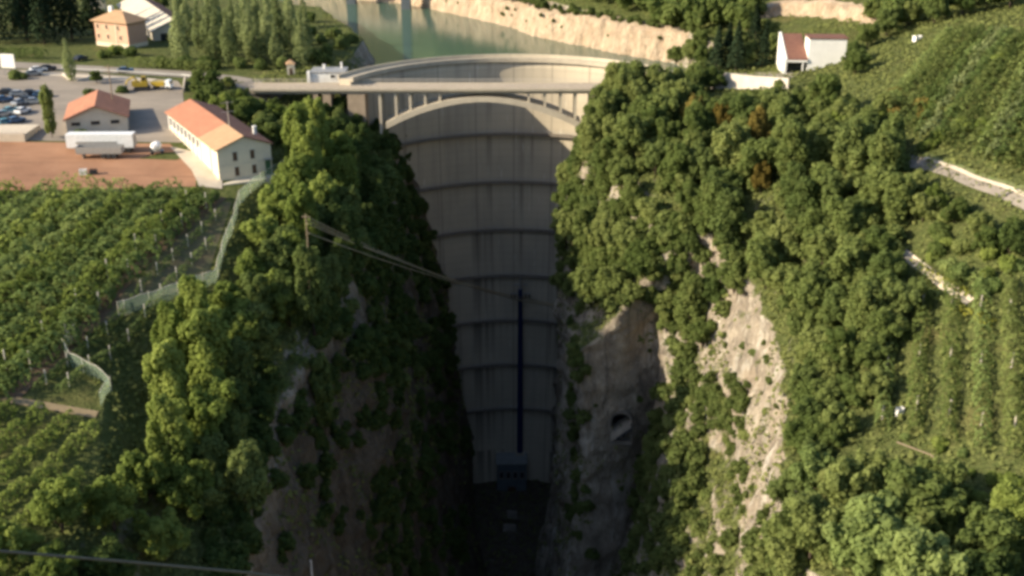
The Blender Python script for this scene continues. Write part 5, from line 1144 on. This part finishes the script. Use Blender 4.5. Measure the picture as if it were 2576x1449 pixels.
# ------------------------------------------------------------------ tunnel mouth in the shaded cliff
def tunnel():
    q = hit(1563, 1062); cx, cy, cz = q.x, q.y, q.z - 3.6
    def arch(hw, h, n=14):
        pts = [(-hw, 0)] + [(-hw * math.cos(math.pi * k / n), h - hw + hw * math.sin(math.pi * k / n)) for k in range(n + 1)] + [(hw, 0)]
        return pts
    # open the rock where the mouth is
    b = bmesh.new(); b.from_mesh(ground.data); dele = []
    for f in b.faces:
        c = f.calc_center_median(); dx, dz = c.x - cx, c.z - cz
        if abs(dx) < 2.0 and .2 < dz < 6.6 - max(0, abs(dx) - .6) and cy - 7 < c.y < cy + 9: dele.append(f)
    bmesh.ops.delete(b, geom=dele, context='FACES'); b.to_mesh(ground.data); b.free()
    root = empty('tunnel_mouth', (cx, cy, cz), R(-8), 'arched tunnel mouth with a slanting pale ramp in the shaded right cliff', 'tunnel')
    def shell(hw0, h0, hw1, h1, y0, y1, m, name, z0=0.0):
        a, e = arch(hw0, h0), arch(hw1, h1); n = len(a)
        V = [(x, y0, z + z0) for x, z in a] + [(x, y0, z + z0) for x, z in e] + [(x, y1, z + z0) for x, z in a] + [(x, y1, z + z0) for x, z in e]; F = []
        for i in range(n - 1):
            F += [(i, i + 1, n + i + 1, n + i), (2 * n + i + 1, 2 * n + i, 3 * n + i, 3 * n + i + 1), (i + 1, i, 2 * n + i, 2 * n + i + 1), (n + i, n + i + 1, 3 * n + i + 1, 3 * n + i)]
        bb_ = MB(); bb_.add(V, F); return bb_.build(name, m, root)
    shell(2.1, 6.6, 2.45, 6.95, -1.2, 8, M['rock_dark'], 'surround', -.3)
    bb_ = MB(); bb_.box(-2.2, 2.2, 8, 8.2, -.3, 6.6); bb_.build('back_wall', M['dark'], root)
    bb_ = MB(); bb_.box(-2.4, 2.4, -1.2, 8, -1.2, -.3); bb_.build('sill', M['rock_dark'], root)
    bb_ = MB(); bb_.hexa([(-2.05, -1.6, -.3), (2.05, -1.6, 2.3), (2.05, 3, 2.3), (-2.05, 3, -.3)], [(-2.05, -1.6, 1.4), (2.05, -1.6, 4.2), (2.05, 3, 4.2), (-2.05, 3, 1.4)]); bb_.build('ramp', M['rock_grey'], root)
    bb_ = MB(); bb_.hexa([(-.9, -1.75, .0), (2.05, -1.75, 2.5), (2.05, -1.62, 2.5), (-.9, -1.62, .0)], [(-.9, -1.75, .7), (2.05, -1.75, 3.2), (2.05, -1.62, 3.2), (-.9, -1.62, .7)]); bb_.build('rail', M['dark'], root)
M['rock_grey'] = surf('grey_rock', (.42, .36, .28), (.24, .205, .165), .6, .95, .3, (1, 1, .3))
M['rock_dark'] = surf('darkened_rock', (.20, .175, .14), (.12, .105, .085), .6, .95, .3, (1, 1, .3))
tunnel()
# small things beside the right vineyard
q = [hit(*p_) for p_ in ((2255, 1118), (2300, 1135), (2340, 1150), (2385, 1190), (2425, 1222), (2440, 1250), (2415, 1270))]
b = MB(); b.tube([p_ + Vector((0, 0, .4)) for p_ in q], .09, 6); tag(b.build('water_pipe', M['wood']), 'pale curving water pipe along the foot of the right vineyard', 'pipe')
for px, py, m, lb, sz in ((2402, 1222, 'red', 'small red crate beside the curving pale pipe', .7), (2358, 1278, 'white_wall', 'white crate at the bush below the curving pale pipe', .6), (2262, 1042, 'white_wall', 'white crate at the foot of the right vine rows', .5), (2307, 101, 'white_wall', 'lone white tank on the hillside right of the white house', .9)):
    p = hit(px, py); b = MB(); b.box(-sz, sz, -sz * .7, sz * .7, -.3, .15)
    for k in range(4): b.box(-sz, sz, -sz * .7, -sz * .7 + .07, .2 + k * .22, .36 + k * .22); b.box(-sz, sz, sz * .7 - .07, sz * .7, .2 + k * .22, .36 + k * .22)
    b.box(-sz, -sz + .07, -sz * .69, sz * .69, .15, 1.1); b.box(sz - .07, sz, -sz * .69, sz * .69, .15, 1.1)
    tag(b.build('crate', M[m] if m != 'red' else paint('red_crate', (.5, .06, .04)), None, p, R(20)), lb, 'crate')
for px, py in ((1998, 1262), (2016, 1258), (2034, 1262), (2060, 1238)):
    p = hit(px, py); b = MB(); b.box(-.12, .12, -.12, .12, -.4, 2.0); b.box(-.16, .16, -.16, .16, 2.0, 2.08)
    tag(b.build('marker_post', M['post'], None, p), 'short pale post above the right cliff beside the near trees', 'post', 'pale posts above the right cliff')

for i, (x0, y0, x1, y1, m) in enumerate(((2290, 668, 2440, 752, 'leaf_yellow'), (2275, 700, 2420, 790, 'leaf_vine'), (2340, 660, 2500, 730, 'leaf_vine'), (2400, 780, 2500, 822, 'leaf_yellow'), (2265, 740, 2330, 790, 'leaf_yellow'))):
    a, e = hit(x0, y0), hit(x1, y1); vine_row(a.to_2d(), e.to_2d(), 1.2, 1.2, 'low yellow green terrace row below the narrow field path', 'terrace rows below the field path', m=m, lump=.8, seed=150 + i, size=.2, dens=.7)

for px, py, r_ in ((1965, 1395, 3.2), (1925, 1449, 3.2), (2005, 1330, 2.6), (1990, 1449, 3.4)):
    p = hit(px, py); plant('broad', p.x, p.y, r_, 1.0, 'leaf_olive', 'large leafy tree in the near right corner above the cliff', 'large trees in the near right corner', z=p.z - 1.0)
rb = random.Random(71)
for poly, n, r0, r1, ms, lb, g in (([(2230, 480), (2560, 600), (2570, 770), (2450, 745), (2300, 640)], 22, 1.3, 2.4, ('leaf_bright', 'leaf_vine', 'leaf_olive'), 'bright rounded shrub on the meadow between the hillside road and the field path', 'shrubs on the right meadow'),
                              ([(2140, 330), (2350, 170), (2560, 60), (2570, 420), (2330, 395)], 26, 1.2, 2.3, ('leaf_olive', 'leaf_vine', 'leaf_bright', 'leaf_deep'), 'rounded shrub growing among the vine rows of the upper right hillside', 'shrubs among the upper right vine rows'),
                              ([(2230, 225), (2330, 250), (2330, 330), (2250, 330)], 6, 1.4, 2.2, ('leaf_rust',), 'brownish shrub in the patch at the left edge of the upper right vineyard', 'brownish shrubs of the upper right hillside'),
                              ([(2030, 1150), (2300, 1090), (2560, 1210), (2570, 1300), (2420, 1290), (2250, 1120)], 14, .9, 1.7, ('leaf_bright', 'leaf_vine'), 'low bright bush on the grass below the right vine rows', 'bushes below the right vine rows')):
    k = 0
    while k < n:
        a, e = rb.uniform(min(q[0] for q in poly), max(q[0] for q in poly)), rb.uniform(min(q[1] for q in poly), max(q[1] for q in poly))
        if not inside(poly, a, e): continue
        k += 1; p = hit(a, e)
        if p: plant('bush', p.x, p.y, rb.uniform(r0, r1), rb.uniform(.9, 1.3), rb.choice(ms), lb, g)
